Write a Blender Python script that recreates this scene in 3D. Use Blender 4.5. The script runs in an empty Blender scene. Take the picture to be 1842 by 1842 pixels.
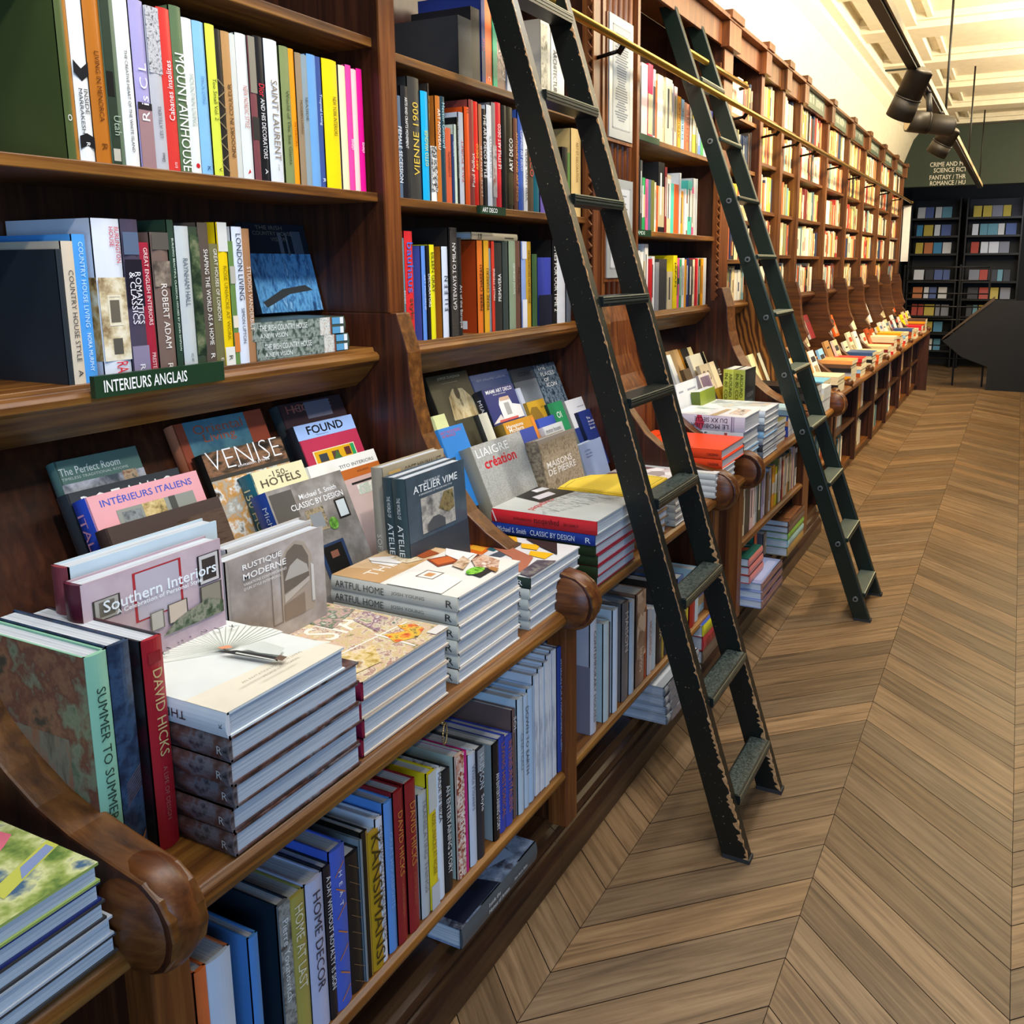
import bpy, bmesh, math, random
from mathutils import Vector, Matrix
random.seed(7)
SC = bpy.context.scene
COL = SC.collection
# ------------------------------------------------------------------ camera
F, PX, PY, W = 1632.09, 1011.308, 787.033, 1842.0
H = 1.60
YAW, PITCH, ROLL = 1.10778176, .186657746, .00422977361
_cy, _sy, _cp, _sp = math.cos(YAW), math.sin(YAW), math.cos(PITCH), math.sin(PITCH)
_f = Vector((_sy*_cp, _cy*_cp, -_sp)); _r = Vector((_cy, -_sy, 0)); _d = _f.cross(_r)
if _d.z > 0: _d = -_d
_cr, _sr = math.cos(ROLL), math.sin(ROLL)
CR = _r*_cr + _d*_sr; CD = _d*_cr - _r*_sr; CF = _f
EYE = Vector((0, 0, H))
cd = bpy.data.cameras.new('camera'); cam = bpy.data.objects.new('camera', cd); COL.objects.link(cam)
cd.sensor_width = 36; cd.lens = F/W*36
cd.shift_x = (W/2-PX)/W; cd.shift_y = (PY-W/2)/W
cd.clip_start = .02; cd.clip_end = 100
cam.matrix_world = Matrix(((CR.x, -CD.x, -CF.x, 0), (CR.y, -CD.y, -CF.y, 0), (CR.z, -CD.z, -CF.z, H), (0, 0, 0, 1)))
SC.camera = cam
# ------------------------------------------------------------------ light and exposure
SC.view_settings.view_transform = 'Standard'; SC.view_settings.look = 'None'
SC.view_settings.gamma = 1; SC.view_settings.use_curve_mapping = False
SC.view_settings.exposure = 0.0
wd = bpy.data.worlds.new('world'); SC.world = wd; wd.use_nodes = True
wd.node_tree.nodes['Background'].inputs[0].default_value = (.62, .74, 1, 1)
wd.node_tree.nodes['Background'].inputs[1].default_value = .07
def area(name, loc, tgt, sx, sy, power, col):
    l = bpy.data.lights.new(name, 'AREA'); l.shape = 'RECTANGLE'; l.size = sx; l.size_y = sy; l.energy = power; l.color = col
    o = bpy.data.objects.new(name, l); COL.objects.link(o); o.location = loc
    o.rotation_euler = (Vector(tgt)-Vector(loc)).to_track_quat('-Z', 'Y').to_euler()
    return o
def spot(name, loc, tgt, power, col, ang=60, blend=.6, rad=.05):
    l = bpy.data.lights.new(name, 'SPOT'); l.energy = power; l.color = col; l.spot_size = math.radians(ang); l.spot_blend = blend; l.shadow_soft_size = rad
    o = bpy.data.objects.new(name, l); COL.objects.link(o); o.location = loc
    o.rotation_euler = (Vector(tgt)-Vector(loc)).to_track_quat('-Z', 'Y').to_euler()
    return o
area('shop_window_daylight', (-2.2, -2.2, 1.5), (1.6, .95, .55), 3.0, 2.2, 120, (.36, .62, 1))
WARM = (1, .78, .48); MILD = (1, .95, .87)
spot('ceiling_spot_1', (.45, -.25, 3.3), (1.2, 1.4, 1.62), 132, MILD, 44, .8)
spot('ceiling_spot_2', (1.85, -.15, 3.3), (2.4, 1.4, 1.68), 132, MILD, 44, .8)
spot('ceiling_spot_3', (3.2, -.05, 3.3), (4.0, 1.4, 1.75), 140, (1, .88, .68), 50, .8)
for i, x in enumerate((4.9, 6.4, 7.9, 9.4, 10.9, 12.2)):
    spot('ceiling_spot_%d' % (i+4), (x-.3, .0, 3.25), (x+.25, 1.4, 1.45), 180, WARM, 82)
area('counter_fill', (2.1, .62, 3.38), (2.1, .70, 0), 4.4, .35, 64, (.97, .98, 1))  # unseen overhead fill, added to brighten the tops of the piles
area('cove_fill', (8, -.6, 3.05), (8.5, 1.4, 3.5), 9, .5, 230, (1, .87, .62))  # unseen fill aimed upwards, added to brighten cove and ceiling
area('aisle_fill', (3.0, -.1, 3.42), (3.0, -.1, 0), 5, .5, 62, (1, .90, .76))  # unseen fill, added to light the near floor
area('far_aisle_fill', (9, -.4, 3.42), (9, 0, 0), 7, .6, 128, (1, .80, .48))  # unseen warm fill, added for a golden far floor
spot('aisle_spot', (.2, -1.7, 3.35), (2.35, .35, 0), 90, MILD, 42, .5, .04)
area('end_shelf_light', (14.2, -.3, 2.5), (15.6, .9, 1.0), 1.5, .6, 14, (.8, .88, 1))

# ------------------------------------------------------------------ picture measurements -> places
def ray(x, y): return CR*((x-PX)/F) + CD*((y-PY)/F) + CF
def ony(x, y, Y): d = ray(x, y); return EYE + d*(Y/d.y)
def onz(x, y, z): d = ray(x, y); return EYE + d*((z-H)/d.z)
def onx(x, y, X): d = ray(x, y); return EYE + d*(X/d.x)
def onplane(x, y, Y0, k, z0=.8):
    d = ray(x, y); return EYE + d*((Y0+k*(H-z0))/(d.y-k*d.z))
def zm(x0, y0, s): return lambda u, v: (x0+u/s, y0+v/s)
# ------------------------------------------------------------------ materials
def lin(h):
    h = h.lstrip('#'); out = []
    for i in (0, 2, 4):
        c = int(h[i:i+2], 16)/255; out.append(c/12.92 if c <= .04045 else ((c+.055)/1.055)**2.4)
    return (*out, 1)
MATS = {}
def newmat(name):
    m = bpy.data.materials.new(name); m.use_nodes = True
    return m, m.node_tree.nodes, m.node_tree.links, m.node_tree.nodes['Principled BSDF']
def mat(hx, rough=.42, metal=0, spec=.4):
    k = (hx, rough, metal)
    if k in MATS: return MATS[k]
    m, n, l, b = newmat('surface_'+hx)
    b.inputs['Roughness'].default_value = rough; b.inputs['Metallic'].default_value = metal
    b.inputs['Specular IOR Level'].default_value = spec
    c = lin(hx); tc = n.new('ShaderNodeTexCoord'); no = n.new('ShaderNodeTexNoise'); no.inputs['Scale'].default_value = 14
    mx = n.new('ShaderNodeMix'); mx.data_type = 'RGBA'
    mx.inputs[6].default_value = (c[0]*.88, c[1]*.88, c[2]*.88, 1); mx.inputs[7].default_value = (min(1, c[0]*1.1), min(1, c[1]*1.1), min(1, c[2]*1.1), 1)
    l.new(tc.outputs['Object'], no.inputs['Vector']); l.new(no.outputs[0], mx.inputs[0]); l.new(mx.outputs[2], b.inputs['Base Color'])
    MATS[k] = m; return m
def art(pal, scale=22, stretch=(1, 1, 1), detail=4, kind='noise', rough=.35):
    k = ('art', tuple(pal), scale, stretch, detail, kind)
    if k in MATS: return MATS[k]
    m, n, l, b = newmat('print'); b.inputs['Roughness'].default_value = rough; b.inputs['Specular IOR Level'].default_value = .4
    tc = n.new('ShaderNodeTexCoord'); mp = n.new('ShaderNodeMapping'); mp.inputs['Scale'].default_value = stretch
    mp.inputs['Location'].default_value = (len(MATS)*.37, len(MATS)*.71, len(MATS)*.13)
    l.new(tc.outputs['Object'], mp.inputs[0])
    if kind == 'vor':
        t = n.new('ShaderNodeTexVoronoi'); t.inputs['Scale'].default_value = scale; out = t.outputs['Color']
        sp = n.new('ShaderNodeSeparateColor'); l.new(out, sp.inputs[0]); out = sp.outputs[0]
    else:
        t = n.new('ShaderNodeTexNoise'); t.inputs['Scale'].default_value = scale; t.inputs['Detail'].default_value = detail; t.inputs['Roughness'].default_value = .62; out = t.outputs[0]
    l.new(mp.outputs[0], t.inputs['Vector'])
    r = n.new('ShaderNodeValToRGB'); r.color_ramp.interpolation = 'LINEAR' if kind != 'hard' else 'CONSTANT'
    e = r.color_ramp.elements; lo, hi = (.0, .8) if kind == 'vor' else (.33, .66)
    while len(e) < len(pal): e.new(.5)
    for i, h in enumerate(pal): e[i].position = lo+(hi-lo)*i/max(1, len(pal)-1); e[i].color = lin(h)
    l.new(out, r.inputs[0]); l.new(r.outputs[0], b.inputs['Base Color'])
    MATS[k] = m; return m
def pages(hx='d6dce2'):
    k = ('pages', hx)
    if k in MATS: return MATS[k]
    m, n, l, b = newmat('paper_edges'); b.inputs['Roughness'].default_value = .7
    tc = n.new('ShaderNodeTexCoord'); mp = n.new('ShaderNodeMapping'); mp.inputs['Scale'].default_value = (520, 5, 5)
    t = n.new('ShaderNodeTexNoise'); t.inputs['Scale'].default_value = 1; t.inputs['Detail'].default_value = 3
    r = n.new('ShaderNodeValToRGB'); c = lin(hx); r.color_ramp.elements[0].position = .28; r.color_ramp.elements[1].position = .70
    r.color_ramp.elements[0].color = (c[0]*.50, c[1]*.53, c[2]*.58, 1); r.color_ramp.elements[1].color = c
    l.new(tc.outputs['Object'], mp.inputs[0]); l.new(mp.outputs[0], t.inputs['Vector']); l.new(t.outputs[0], r.inputs[0]); l.new(r.outputs[0], b.inputs['Base Color'])
    bp = n.new('ShaderNodeBump'); bp.inputs['Strength'].default_value = .25; bp.inputs['Distance'].default_value = .002
    l.new(t.outputs[0], bp.inputs['Height']); l.new(bp.outputs[0], b.inputs['Normal'])
    MATS[k] = m; return m
def wood(axis, c0, c1, c2, rough=.38, scale=1.0, wavy=0):
    k = ('wood', axis, c0, c1, c2, wavy)
    if k in MATS: return MATS[k]
    m, n, l, b = newmat('varnished_oak'); b.inputs['Roughness'].default_value = rough; b.inputs['Specular IOR Level'].default_value = .45
    s = [46*scale]*3; s['xyz'.index(axis)] = 2.2*scale
    tc = n.new('ShaderNodeTexCoord'); mp = n.new('ShaderNodeMapping'); mp.inputs['Scale'].default_value = s
    t = n.new('ShaderNodeTexNoise'); t.inputs['Scale'].default_value = 1; t.inputs['Detail'].default_value = 6; t.inputs['Roughness'].default_value = .6; t.inputs['Distortion'].default_value = .4+wavy
    t2 = n.new('ShaderNodeTexNoise'); t2.inputs['Scale'].default_value = 3.1; t2.inputs['Detail'].default_value = 3
    r = n.new('ShaderNodeValToRGB'); e = r.color_ramp.elements; e.new(.5)
    for i, (p, c) in enumerate(((.3, c0), (.5, c1), (.72, c2))): e[i].position = p; e[i].color = lin(c)
    mx = n.new('ShaderNodeMix'); mx.data_type = 'RGBA'; mx.blend_type = 'MULTIPLY'; mx.inputs[0].default_value = .5
    l.new(tc.outputs['Object'], mp.inputs[0]); l.new(mp.outputs[0], t.inputs['Vector']); l.new(tc.outputs['Object'], t2.inputs['Vector'])
    l.new(t.outputs[0], r.inputs[0]); l.new(r.outputs[0], mx.inputs[6]); l.new(t2.outputs[0], mx.inputs[7]); l.new(mx.outputs[2], b.inputs['Base Color'])
    bp = n.new('ShaderNodeBump'); bp.inputs['Strength'].default_value = .3; bp.inputs['Distance'].default_value = .003
    l.new(t.outputs[0], bp.inputs['Height']); l.new(bp.outputs[0], b.inputs['Normal'])
    MATS[k] = m; return m
def figured():
    m, n, l, b = newmat('figured_oak'); b.inputs['Roughness'].default_value = .4
    tc = n.new('ShaderNodeTexCoord'); wv = n.new('ShaderNodeTexWave'); wv.bands_direction = 'Y'; wv.inputs['Scale'].default_value = 7; wv.inputs['Distortion'].default_value = 9; wv.inputs['Detail'].default_value = 2.5; wv.inputs['Detail Scale'].default_value = .9
    mp = n.new('ShaderNodeMapping'); mp.inputs['Rotation'].default_value = (math.radians(28), 0, 0); mp.inputs['Scale'].default_value = (1, 1.6, .6)
    r = n.new('ShaderNodeValToRGB'); r.color_ramp.elements[0].color = lin('3c200c'); r.color_ramp.elements[1].color = lin('8c5a26'); r.color_ramp.elements[0].position = .15
    l.new(tc.outputs['Object'], mp.inputs[0]); l.new(mp.outputs[0], wv.inputs['Vector']); l.new(wv.outputs[1], r.inputs[0]); l.new(r.outputs[0], b.inputs['Base Color']); return m
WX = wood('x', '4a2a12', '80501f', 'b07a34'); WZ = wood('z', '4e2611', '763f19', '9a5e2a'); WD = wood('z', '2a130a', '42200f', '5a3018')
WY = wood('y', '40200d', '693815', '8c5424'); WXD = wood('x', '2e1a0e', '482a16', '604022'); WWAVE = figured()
WRED = wood('z', '26110a', '46200f', '663317'); WGOLD = wood('y', '3e210b', '6a3f17', '8e5b26'); WFAR = wood('z', '45260e', '6c3f18', '8c5a26'); WFARX = wood('x', '45260e', '6c3f18', '8c5a26'); WFARY = wood('y', '3c200c', '5f3614', '7c4c1e')
# ------------------------------------------------------------------ mesh helpers
class MB:
    def __init__(s): s.v = []; s.f = []; s.m = []; s.mats = []; s.sm = []
    def mi(s, m):
        if m not in s.mats: s.mats.append(m)
        return s.mats.index(m)
    def add(s, vs, fs, m, smooth=False):
        o = len(s.v); s.v += [tuple(v) for v in vs]; i = s.mi(m)
        for f in fs: s.f.append([o+k for k in f]); s.m.append(i); s.sm.append(smooth)
    def box(s, x0, x1, y0, y1, z0, z1, m):
        s.add([(x0, y0, z0), (x1, y0, z0), (x1, y1, z0), (x0, y1, z0), (x0, y0, z1), (x1, y0, z1), (x1, y1, z1), (x0, y1, z1)],
              [(0, 3, 2, 1), (4, 5, 6, 7), (0, 1, 5, 4), (1, 2, 6, 5), (2, 3, 7, 6), (3, 0, 4, 7)], m)
    def prism(s, prof, a0, a1, axis, m, smooth=False, caps=None):
        n = len(prof); P = {'x': lambda a, p: (a, p[0], p[1]), 'y': lambda a, p: (p[0], a, p[1]), 'z': lambda a, p: (p[0], p[1], a)}[axis]
        vs = [P(a0, p) for p in prof] + [P(a1, p) for p in prof]
        s.add(vs, [(i, (i+1) % n, n+(i+1) % n, n+i) for i in range(n)], m, smooth); s.add(vs, [tuple(range(n))[::-1], tuple(range(n, 2*n))], caps or m)
    def tube(s, a, b, r, m, seg=12, r2=None):
        a, b = Vector(a), Vector(b); d = (b-a).normalized(); u = d.orthogonal().normalized(); w = d.cross(u); r2 = r if r2 is None else r2
        vs = [a+(u*math.cos(t)+w*math.sin(t))*r for t in [2*math.pi*i/seg for i in range(seg)]] + [b+(u*math.cos(t)+w*math.sin(t))*r2 for t in [2*math.pi*i/seg for i in range(seg)]]
        s.add(vs, [(i, (i+1) % seg, seg+(i+1) % seg, seg+i) for i in range(seg)], m, True); s.add(vs, [tuple(range(seg))[::-1], tuple(range(seg, 2*seg))], m)
    def ell(s, c, rx, ry, rz, m, nu=24, nv=14, pw=1.0):
        vs = []; fs = []
        sg = lambda x: math.copysign(abs(x)**pw, x)
        for j in range(nv+1):
            t = math.pi*j/nv
            for i in range(nu):
                p = 2*math.pi*i/nu
                vs.append((c[0]+rx*sg(math.cos(t)), c[1]+ry*math.sin(t)**pw*math.cos(p), c[2]+rz*math.sin(t)**pw*math.sin(p)))
        for j in range(nv):
            for i in range(nu): fs.append((j*nu+i, j*nu+(i+1) % nu, (j+1)*nu+(i+1) % nu, (j+1)*nu+i))
        s.add(vs, fs, m, True)
    def build(s, name, parent=None, bevel=0, recalc=True, world=False):
        me = bpy.data.meshes.new(name); me.from_pydata(s.v, [], s.f)
        for m in s.mats: me.materials.append(m)
        me.polygons.foreach_set('material_index', s.m); me.polygons.foreach_set('use_smooth', s.sm)
        if recalc:
            bm = bmesh.new(); bm.from_mesh(me); bmesh.ops.remove_doubles(bm, verts=bm.verts, dist=1e-6) if not recalc == 2 else None
            bmesh.ops.recalc_face_normals(bm, faces=bm.faces); bm.to_mesh(me); bm.free()
        me.update(); o = bpy.data.objects.new(name, me); COL.objects.link(o)
        if parent:
            o.parent = parent
            if world: o.matrix_parent_inverse = Matrix.Translation(-Vector(parent.location))
        if bevel:
            md = o.modifiers.new('soft_edges', 'BEVEL'); md.width = bevel; md.segments = 2; md.limit_method = 'ANGLE'
        return o
def tag(o, label=None, cat=None, group=None, kind=None):
    for k, v in (('label', label), ('category', cat), ('group', group), ('kind', kind)):
        if v: o[k] = v
    return o
def thing(name, label, cat, loc=(0, 0, 0), group=None):
    o = bpy.data.objects.new(name, None); COL.objects.link(o); o.location = loc; o.empty_display_size = .05
    return tag(o, label, cat, group)
# text as flat polygons, cached
GL = {}
def glyph(text, bold=0.0):
    k = (text, bold)
    if k not in GL:
        c = bpy.data.curves.new('t', 'FONT'); c.body = text; c.size = 1; c.resolution_u = 2; c.offset = bold; c.fill_mode = 'FRONT'
        o = bpy.data.objects.new('t', c); me = bpy.data.meshes.new_from_object(o)
        vs = [(v.co.x, v.co.y) for v in me.vertices]; fs = [tuple(p.vertices) for p in me.polygons]
        bpy.data.objects.remove(o); bpy.data.curves.remove(c); bpy.data.meshes.remove(me)
        if not vs: vs = [(0, 0), (1, 1)]
        x0 = min(v[0] for v in vs); x1 = max(v[0] for v in vs); y0 = min(v[1] for v in vs); y1 = max(v[1] for v in vs)
        GL[k] = ([((x-x0), (y-y0)) for x, y in vs], fs, max(x1-x0, .01), max(y1-y0, .01))
    return GL[k]
def put_text(mb, text, o, u, v, nrm, w, h, m, bold=0.0, lift=.0006, fit=True):
    """text fitted to w x h, lower corner at o, along u, up v"""
    vs, fs, tw, th = glyph(text, bold); sx = w/tw; sy = h/th
    if fit: sx = min(sx, sy*1.5); sy = min(sy, sx*1.9)
    o = Vector(o)+Vector(nrm)*lift
    mb.add([o+Vector(u)*(x*sx)+Vector(v)*(y*sy) for x, y in vs], fs, m)
# ------------------------------------------------------------------ books
CN = dict(W=('white', 'e4e5e3'), C=('cream', 'e4d9b4'), K=('black', '1a1a1d'), G=('grey', '8d8f93'), D=('charcoal', '3b3a3b'), R=('red', 'c8232b'), DR=('dark red', '7d1d22'),
 O=('orange', 'ea5f22'), A=('amber', 'f0a018'), Y=('yellow', 'f0d512'), B=('blue', '4a78c4'), L=('light blue', '8ec4ee'), N=('navy', '22306e'), T=('teal', '1f6673'), V=('green', '2a9a56'), E=('dark green', '25412c'),
 OL=('olive', '6e7038'), S=('sage', '93a487'), BR=('brown', '5f4333'), TN=('tan', 'b88d58'), P=('pink', 'ee5a94'), M=('magenta', 'e0128a'), U=('purple', '7f5fb4'), LV=('lavender', 'a79fce'), BE=('beige', 'd2c29c'),
 CY=('cyan', '14a6d8'), SV=('silver', 'b4bac2'), PK=('pale pink', 'e8c6c2'), MT=('mint', '93c6a8'), RU=('rust', 'a8481e'), GD=('gold', 'b8922c'), TU=('turquoise', '4fc4b4'), SB=('slate blue', '51657c'), TP=('taupe', '9a8468'), CR_=('crimson', 'd8284e'))
ORD = 'first second third fourth fifth sixth seventh eighth ninth tenth eleventh twelfth thirteenth fourteenth fifteenth sixteenth seventeenth eighteenth nineteenth twentieth twenty-first twenty-second twenty-third twenty-fourth twenty-fifth twenty-sixth twenty-seventh twenty-eighth twenty-ninth thirtieth thirty-first thirty-second thirty-third thirty-fourth thirty-fifth thirty-sixth thirty-seventh thirty-eighth thirty-ninth fortieth'.split()
UPR = Matrix.Identity(3)
LYING = Matrix(((0, 1, 0), (0, 0, 1), (1, 0, 0)))       # spine to -X, front cover up, foot of the book to the aisle
LYINGX = Matrix(((0, 0, -1), (0, 1, 0), (1, 0, 0)))     # spine to the aisle, head of the book to -X
def facing(th):   # front cover to the aisle, leaning back by th
    s, c = math.sin(th), math.cos(th)
    return Matrix(((0, 1, 0), (-c, 0, s), (s, 0, c)))
def asm(c):
    if isinstance(c, str): return mat(CN[c][1] if c in CN else c, .36)
    return c
def book(origin, rot, t, w, h, cover='W', spine=None, title=None, front=(), back=(), sp=(), label='', group=None, soft=False, name=None, pg='d6dce2', whole=True, jig=0, fs=1.0):
    """thickness t along x, spine at y=0, height h along z"""
    cm = asm(cover); sm = asm(spine) if spine else cm
    root = thing(name or ('paperback_book' if soft else 'hardcover_book'), label, 'book', (0, 0, 0), group)
    M4 = rot.to_4x4(); M4.translation = Vector(origin)
    if jig: M4 = M4 @ Matrix.Rotation(jig, 4, 'X')
    root.matrix_world = M4
    b = min(.0032, t*.16) if not soft else .0006
    mb = MB(); ov = 0 if soft else .003
    mb.box(0, b, .0005, w, 0, h, cm); mb.box(t-b, t, .0005, w, 0, h, cm)
    bul = min(.004, t*.12) if not soft else 0
    seg = 6; prof = [(t*i/seg, -bul*math.sin(math.pi*i/seg)) for i in range(seg+1)]
    prof2 = prof + [(t, b+.001), (0, b+.001)]
    mb.prism(prof2, 0, h, 'z', sm)
    FR = dict(F=(Vector((t, 0, 0)), Vector((0, 1, 0)), Vector((0, 0, 1)), w, h, Vector((1, 0, 0))),
              B=(Vector((0, w, 0)), Vector((0, -1, 0)), Vector((0, 0, 1)), w, h, Vector((-1, 0, 0))),
              S=(Vector((0, -bul, 0)), Vector((1, 0, 0)), Vector((0, 0, 1)), t, h, Vector((0, -1, 0))))
    def deco(face, items):
        o, u, v, U, Vv, n = FR[face]
        for i, it in enumerate(items):
            lf = .0004+.00022*i; k = it[0]
            if k == 'r':      # rectangle x0,y0,x1,y1,colour
                x0, y0, x1, y1 = it[1:5]; m = asm(it[5])
                mb.add([o+n*lf+u*(a*U)+v*(c*Vv) for a, c in ((x0, y0), (x1, y0), (x1, y1), (x0, y1))], [(0, 1, 2, 3)], m)
            elif k == 'p':
                mb.add([o+n*lf+u*(a*U)+v*(c*Vv) for a, c in it[1]], [tuple(range(len(it[1])))], asm(it[2]))
            elif k == 'c':    # disc cx,cy,r(rel. width),colour
                q = [(it[1]*U+it[3]*U*math.cos(a), it[2]*Vv+it[3]*U*math.sin(a)*(it[5] if len(it) > 5 else 1)) for a in [math.pi*j/10 for j in range(20)]]
                mb.add([o+n*lf+u*a+v*c for a, c in q], [tuple(range(20))], asm(it[4]))
            elif k == 'f':    # frame x0,y0,x1,y1,width,colour
                x0, y0, x1, y1, wd_ = it[1:6]; wv = wd_*U/Vv
                vs = [(x0, y0), (x1, y0), (x1, y1), (x0, y1), (x0+wd_, y0+wv), (x1-wd_, y0+wv), (x1-wd_, y1-wv), (x0+wd_, y1-wv)]
                mb.add([o+n*lf+u*(a*U)+v*(c*Vv) for a, c in vs], [(0, 1, 5, 4), (1, 2, 6, 5), (2, 3, 7, 6), (3, 0, 4, 7)], asm(it[6]))
            elif k == 't':    # text,x0,y0,w,h,colour[,bold]
                put_text(mb, it[1], o+u*(it[2]*U)+v*(it[3]*Vv), u, v, n, it[4]*U, it[5]*Vv, asm(it[6]), it[7] if len(it) > 7 else 0, lf)
            elif k == 'l':    # fan / line x0,y0,x1,y1,width,colour
                a = Vector((it[1]*U, it[2]*Vv)); c = Vector((it[3]*U, it[4]*Vv)); d = (c-a).normalized(); e = Vector((-d.y, d.x))*it[5]*U
                mb.add([o+n*lf+u*q.x+v*q.y for q in (a-e, c-e, c+e, a+e)], [(0, 1, 2, 3)], asm(it[6]))
    def vtext(text, col, dirn=1, v0=.1, v1=.7, size=.55, xo=.5, bold=0):
        o, u, v, U, Vv, n = FR['S']; L = (v1-v0)*h; hh = size*t
        vs, fs, tw, th = glyph(text, bold); sy = hh/th; sx = L/tw
        sx = min(sx, sy*1.35); sy = min(sy, sx*2.0)
        if dirn > 0: oo = o+v*(h*(1-v0))+u*(xo*t-sy*th/2); uu, vv = -v, u
        else: oo = o+v*(h*(1-v1))+u*(xo*t+sy*th/2); uu, vv = v, -u
        oo = oo+n*.0016
        mb.add([oo+uu*(x*sx)+vv*(y*sy) for x, y in vs], fs, asm(col))
    def up(it):
        g = lambda v: 1-(1-v)*fs; it = list(it); k = it[0]
        if k in 'rf': it[2], it[4] = (g(it[2]) if it[2] > 0 or k == 'f' else 0), g(it[4])
        elif k == 'p': it[1] = [(a, g(c)) for a, c in it[1]]
        elif k == 'c': it[2] = g(it[2])
        elif k == 't': it[3], it[5] = g(it[3]), it[5]*max(fs, .55)
        elif k == 'l': it[2], it[4] = g(it[2]), g(it[4])
        return it
    deco('F', [up(it) for it in front] if fs != 1 else front); deco('B', back); deco('S', sp)
    if title:
        for tt in (title if isinstance(title, list) else [title]): vtext(*tt)
    mb.build('cover', root, recalc=False)
    if whole:
        pb = MB(); pb.box(b, t-b, b+.001, w-ov-.0005, ov, h-ov, pages(pg)); pb.build('page_block', root, recalc=False)
    return root
def shorter(cn, kind, o, phrase):
    l = '%s %s, %s from the near end of %s' % (cn, kind, o, phrase)
    return l if len(l.split()) <= 16 else '%s %s, %s along %s' % (cn, kind, o, phrase)
# rows of upright books, edges read off the photograph
def row(zf, ln, Yf, zs, phrase, entries, depth=.22, group=None, soft=False, kind='book', dash=0, vis=1.0):
    for i, e in enumerate(entries):
        e = list(e)+[None]*(6-len(e)); uL, uR, top, col, title, opt = e; opt = opt or {}
        lv = lambda u: ln[1]+(ln[3]-ln[1])*(u-ln[0])/(ln[2]-ln[0])
        zz = opt.get('z', zf)
        a = ony(*zz(uL, opt.get('v', lv(uL))), Yf); c = ony(*zz(uR, opt.get('v', lv(uR))), Yf); t = max(.006, (c.x-a.x)*.985)
        if top is not None and 0 < top < 1: h = top
        else: h = ony(*zz((uL+uR)/2+opt.get('du', -8), top), Yf).z-zs
        cn, hx = CN[col] if col in CN else (opt.get('cn', 'plain'), col)
        lab = opt.get('label') or shorter(opt.get('cn', cn), kind, ORD[i], phrase)
        if vis < 1:
            fv = lambda y: y if y >= 1 else y*vis
            if title: title = [(q[0], q[1], q[2], 1-vis+vis*q[3], 1-vis+vis*q[4])+tuple(q[5:]) for q in (title if isinstance(title, list) else [title])]
            nsp = []
            for it in opt.get('sp', ()):
                it = list(it)
                if it[0] in 'rl': it[2], it[4] = fv(it[2]), fv(it[4])
                elif it[0] == 'p': it[1] = [(p_, fv(q_)) for p_, q_ in it[1]]
                elif it[0] == 'c': it[2] = fv(it[2])
                nsp.append(it)
            opt = dict(opt, sp=nsp)
        book((a.x+.0003, Yf+random.uniform(0, .005)+opt.get('dy', 0), zs), UPR, t, opt.get('w', depth*random.uniform(.88, 1)), h, opt.get('cover', hx), hx, title, opt.get('front', ()), opt.get('back', ()), opt.get('sp', ()), lab, group, opt.get('soft', soft))
def autorow(x0, x1, Yf, zs, phrase, spec, depth=.19, group=None, soft=True, hs=.23, kind='book'):
    """spec: codes with relative width and height, fitted between x0 and x1"""
    items = [s.split(':') for s in spec.split()]; tot = sum(float(i[1]) for i in items); x = x0
    for k, it in enumerate(items):
        t = (x1-x0)*float(it[1])/tot; h = hs*float(it[2]) if len(it) > 2 else hs*random.uniform(.86, 1.04)
        cn, hx = CN[it[0]]; tx = it[3].replace('_', ' ') if len(it) > 3 else None
        dk = sum(lin(hx)[:3]) < .9
        spd = [('r', .0, random.uniform(.05, .5), 1, random.uniform(.55, .95), random.choice(['e8e4d8', '3a3a40', 'c8b890', hx, hx, hx]))] if not tx and random.random() < .4 else []
        tt = (tx, 'f0f0ec' if dk else '222226', 1 if random.random() < .5 else -1, .12, .8, .5) if tx else None
        sp2 = spd + ([('r', .3, .25, .55, .85, 'e6e6e0' if dk else '444448')] if not tx and random.random() < .5 else [])
        book((x+.0003, Yf+random.uniform(0, .008), zs), UPR, max(.005, t*.975), depth*random.uniform(.85, 1), h, hx, hx, tt, (), (), sp2,
             shorter(cn, kind, ORD[k], phrase), group, soft); x += t
def lean(tl, tr, Y0, h, t, th=23, label='', cover='W', spine=None, title=None, front=(), group=None, soft=False, zmin=.79, **kw):
    k = math.tan(math.radians(th)); p = onplane(*tl, Y0, k); q = onplane(*tr, Y0, k)
    w = q.x-p.x; R = facing(math.radians(th)); zax = R.col[2]; xax = R.col[0]
    zmin += t*math.sin(math.radians(th))*.99
    if p.z-h*zax.z < zmin: h = (p.z-zmin)/zax.z
    o = p-zax*h-xax*t
    return book(o, R, t, w, h, cover, spine, title, front, (), (), label, group, soft, **kw)
def stack(x0, yf, z, items, jit=.004):
    """items bottom first: (t, w, h, kwargs)"""
    for i, (t, w, h, kw) in enumerate(items):
        dx, dy = (random.uniform(-jit, jit), random.uniform(0, jit*1.5)) if i < len(items)-1 else (0, 0)
        kw = dict(kw); dx += kw.pop('dx', 0); dy += kw.pop('dy', 0)
        book((x0+dx, yf+dy, z), LYING, t-.0006, w, h, **kw); z += t
    return z
# ------------------------------------------------------------------ setting
def struct(name, mb, **k): return tag(mb.build(name, **k), kind='structure')
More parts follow.
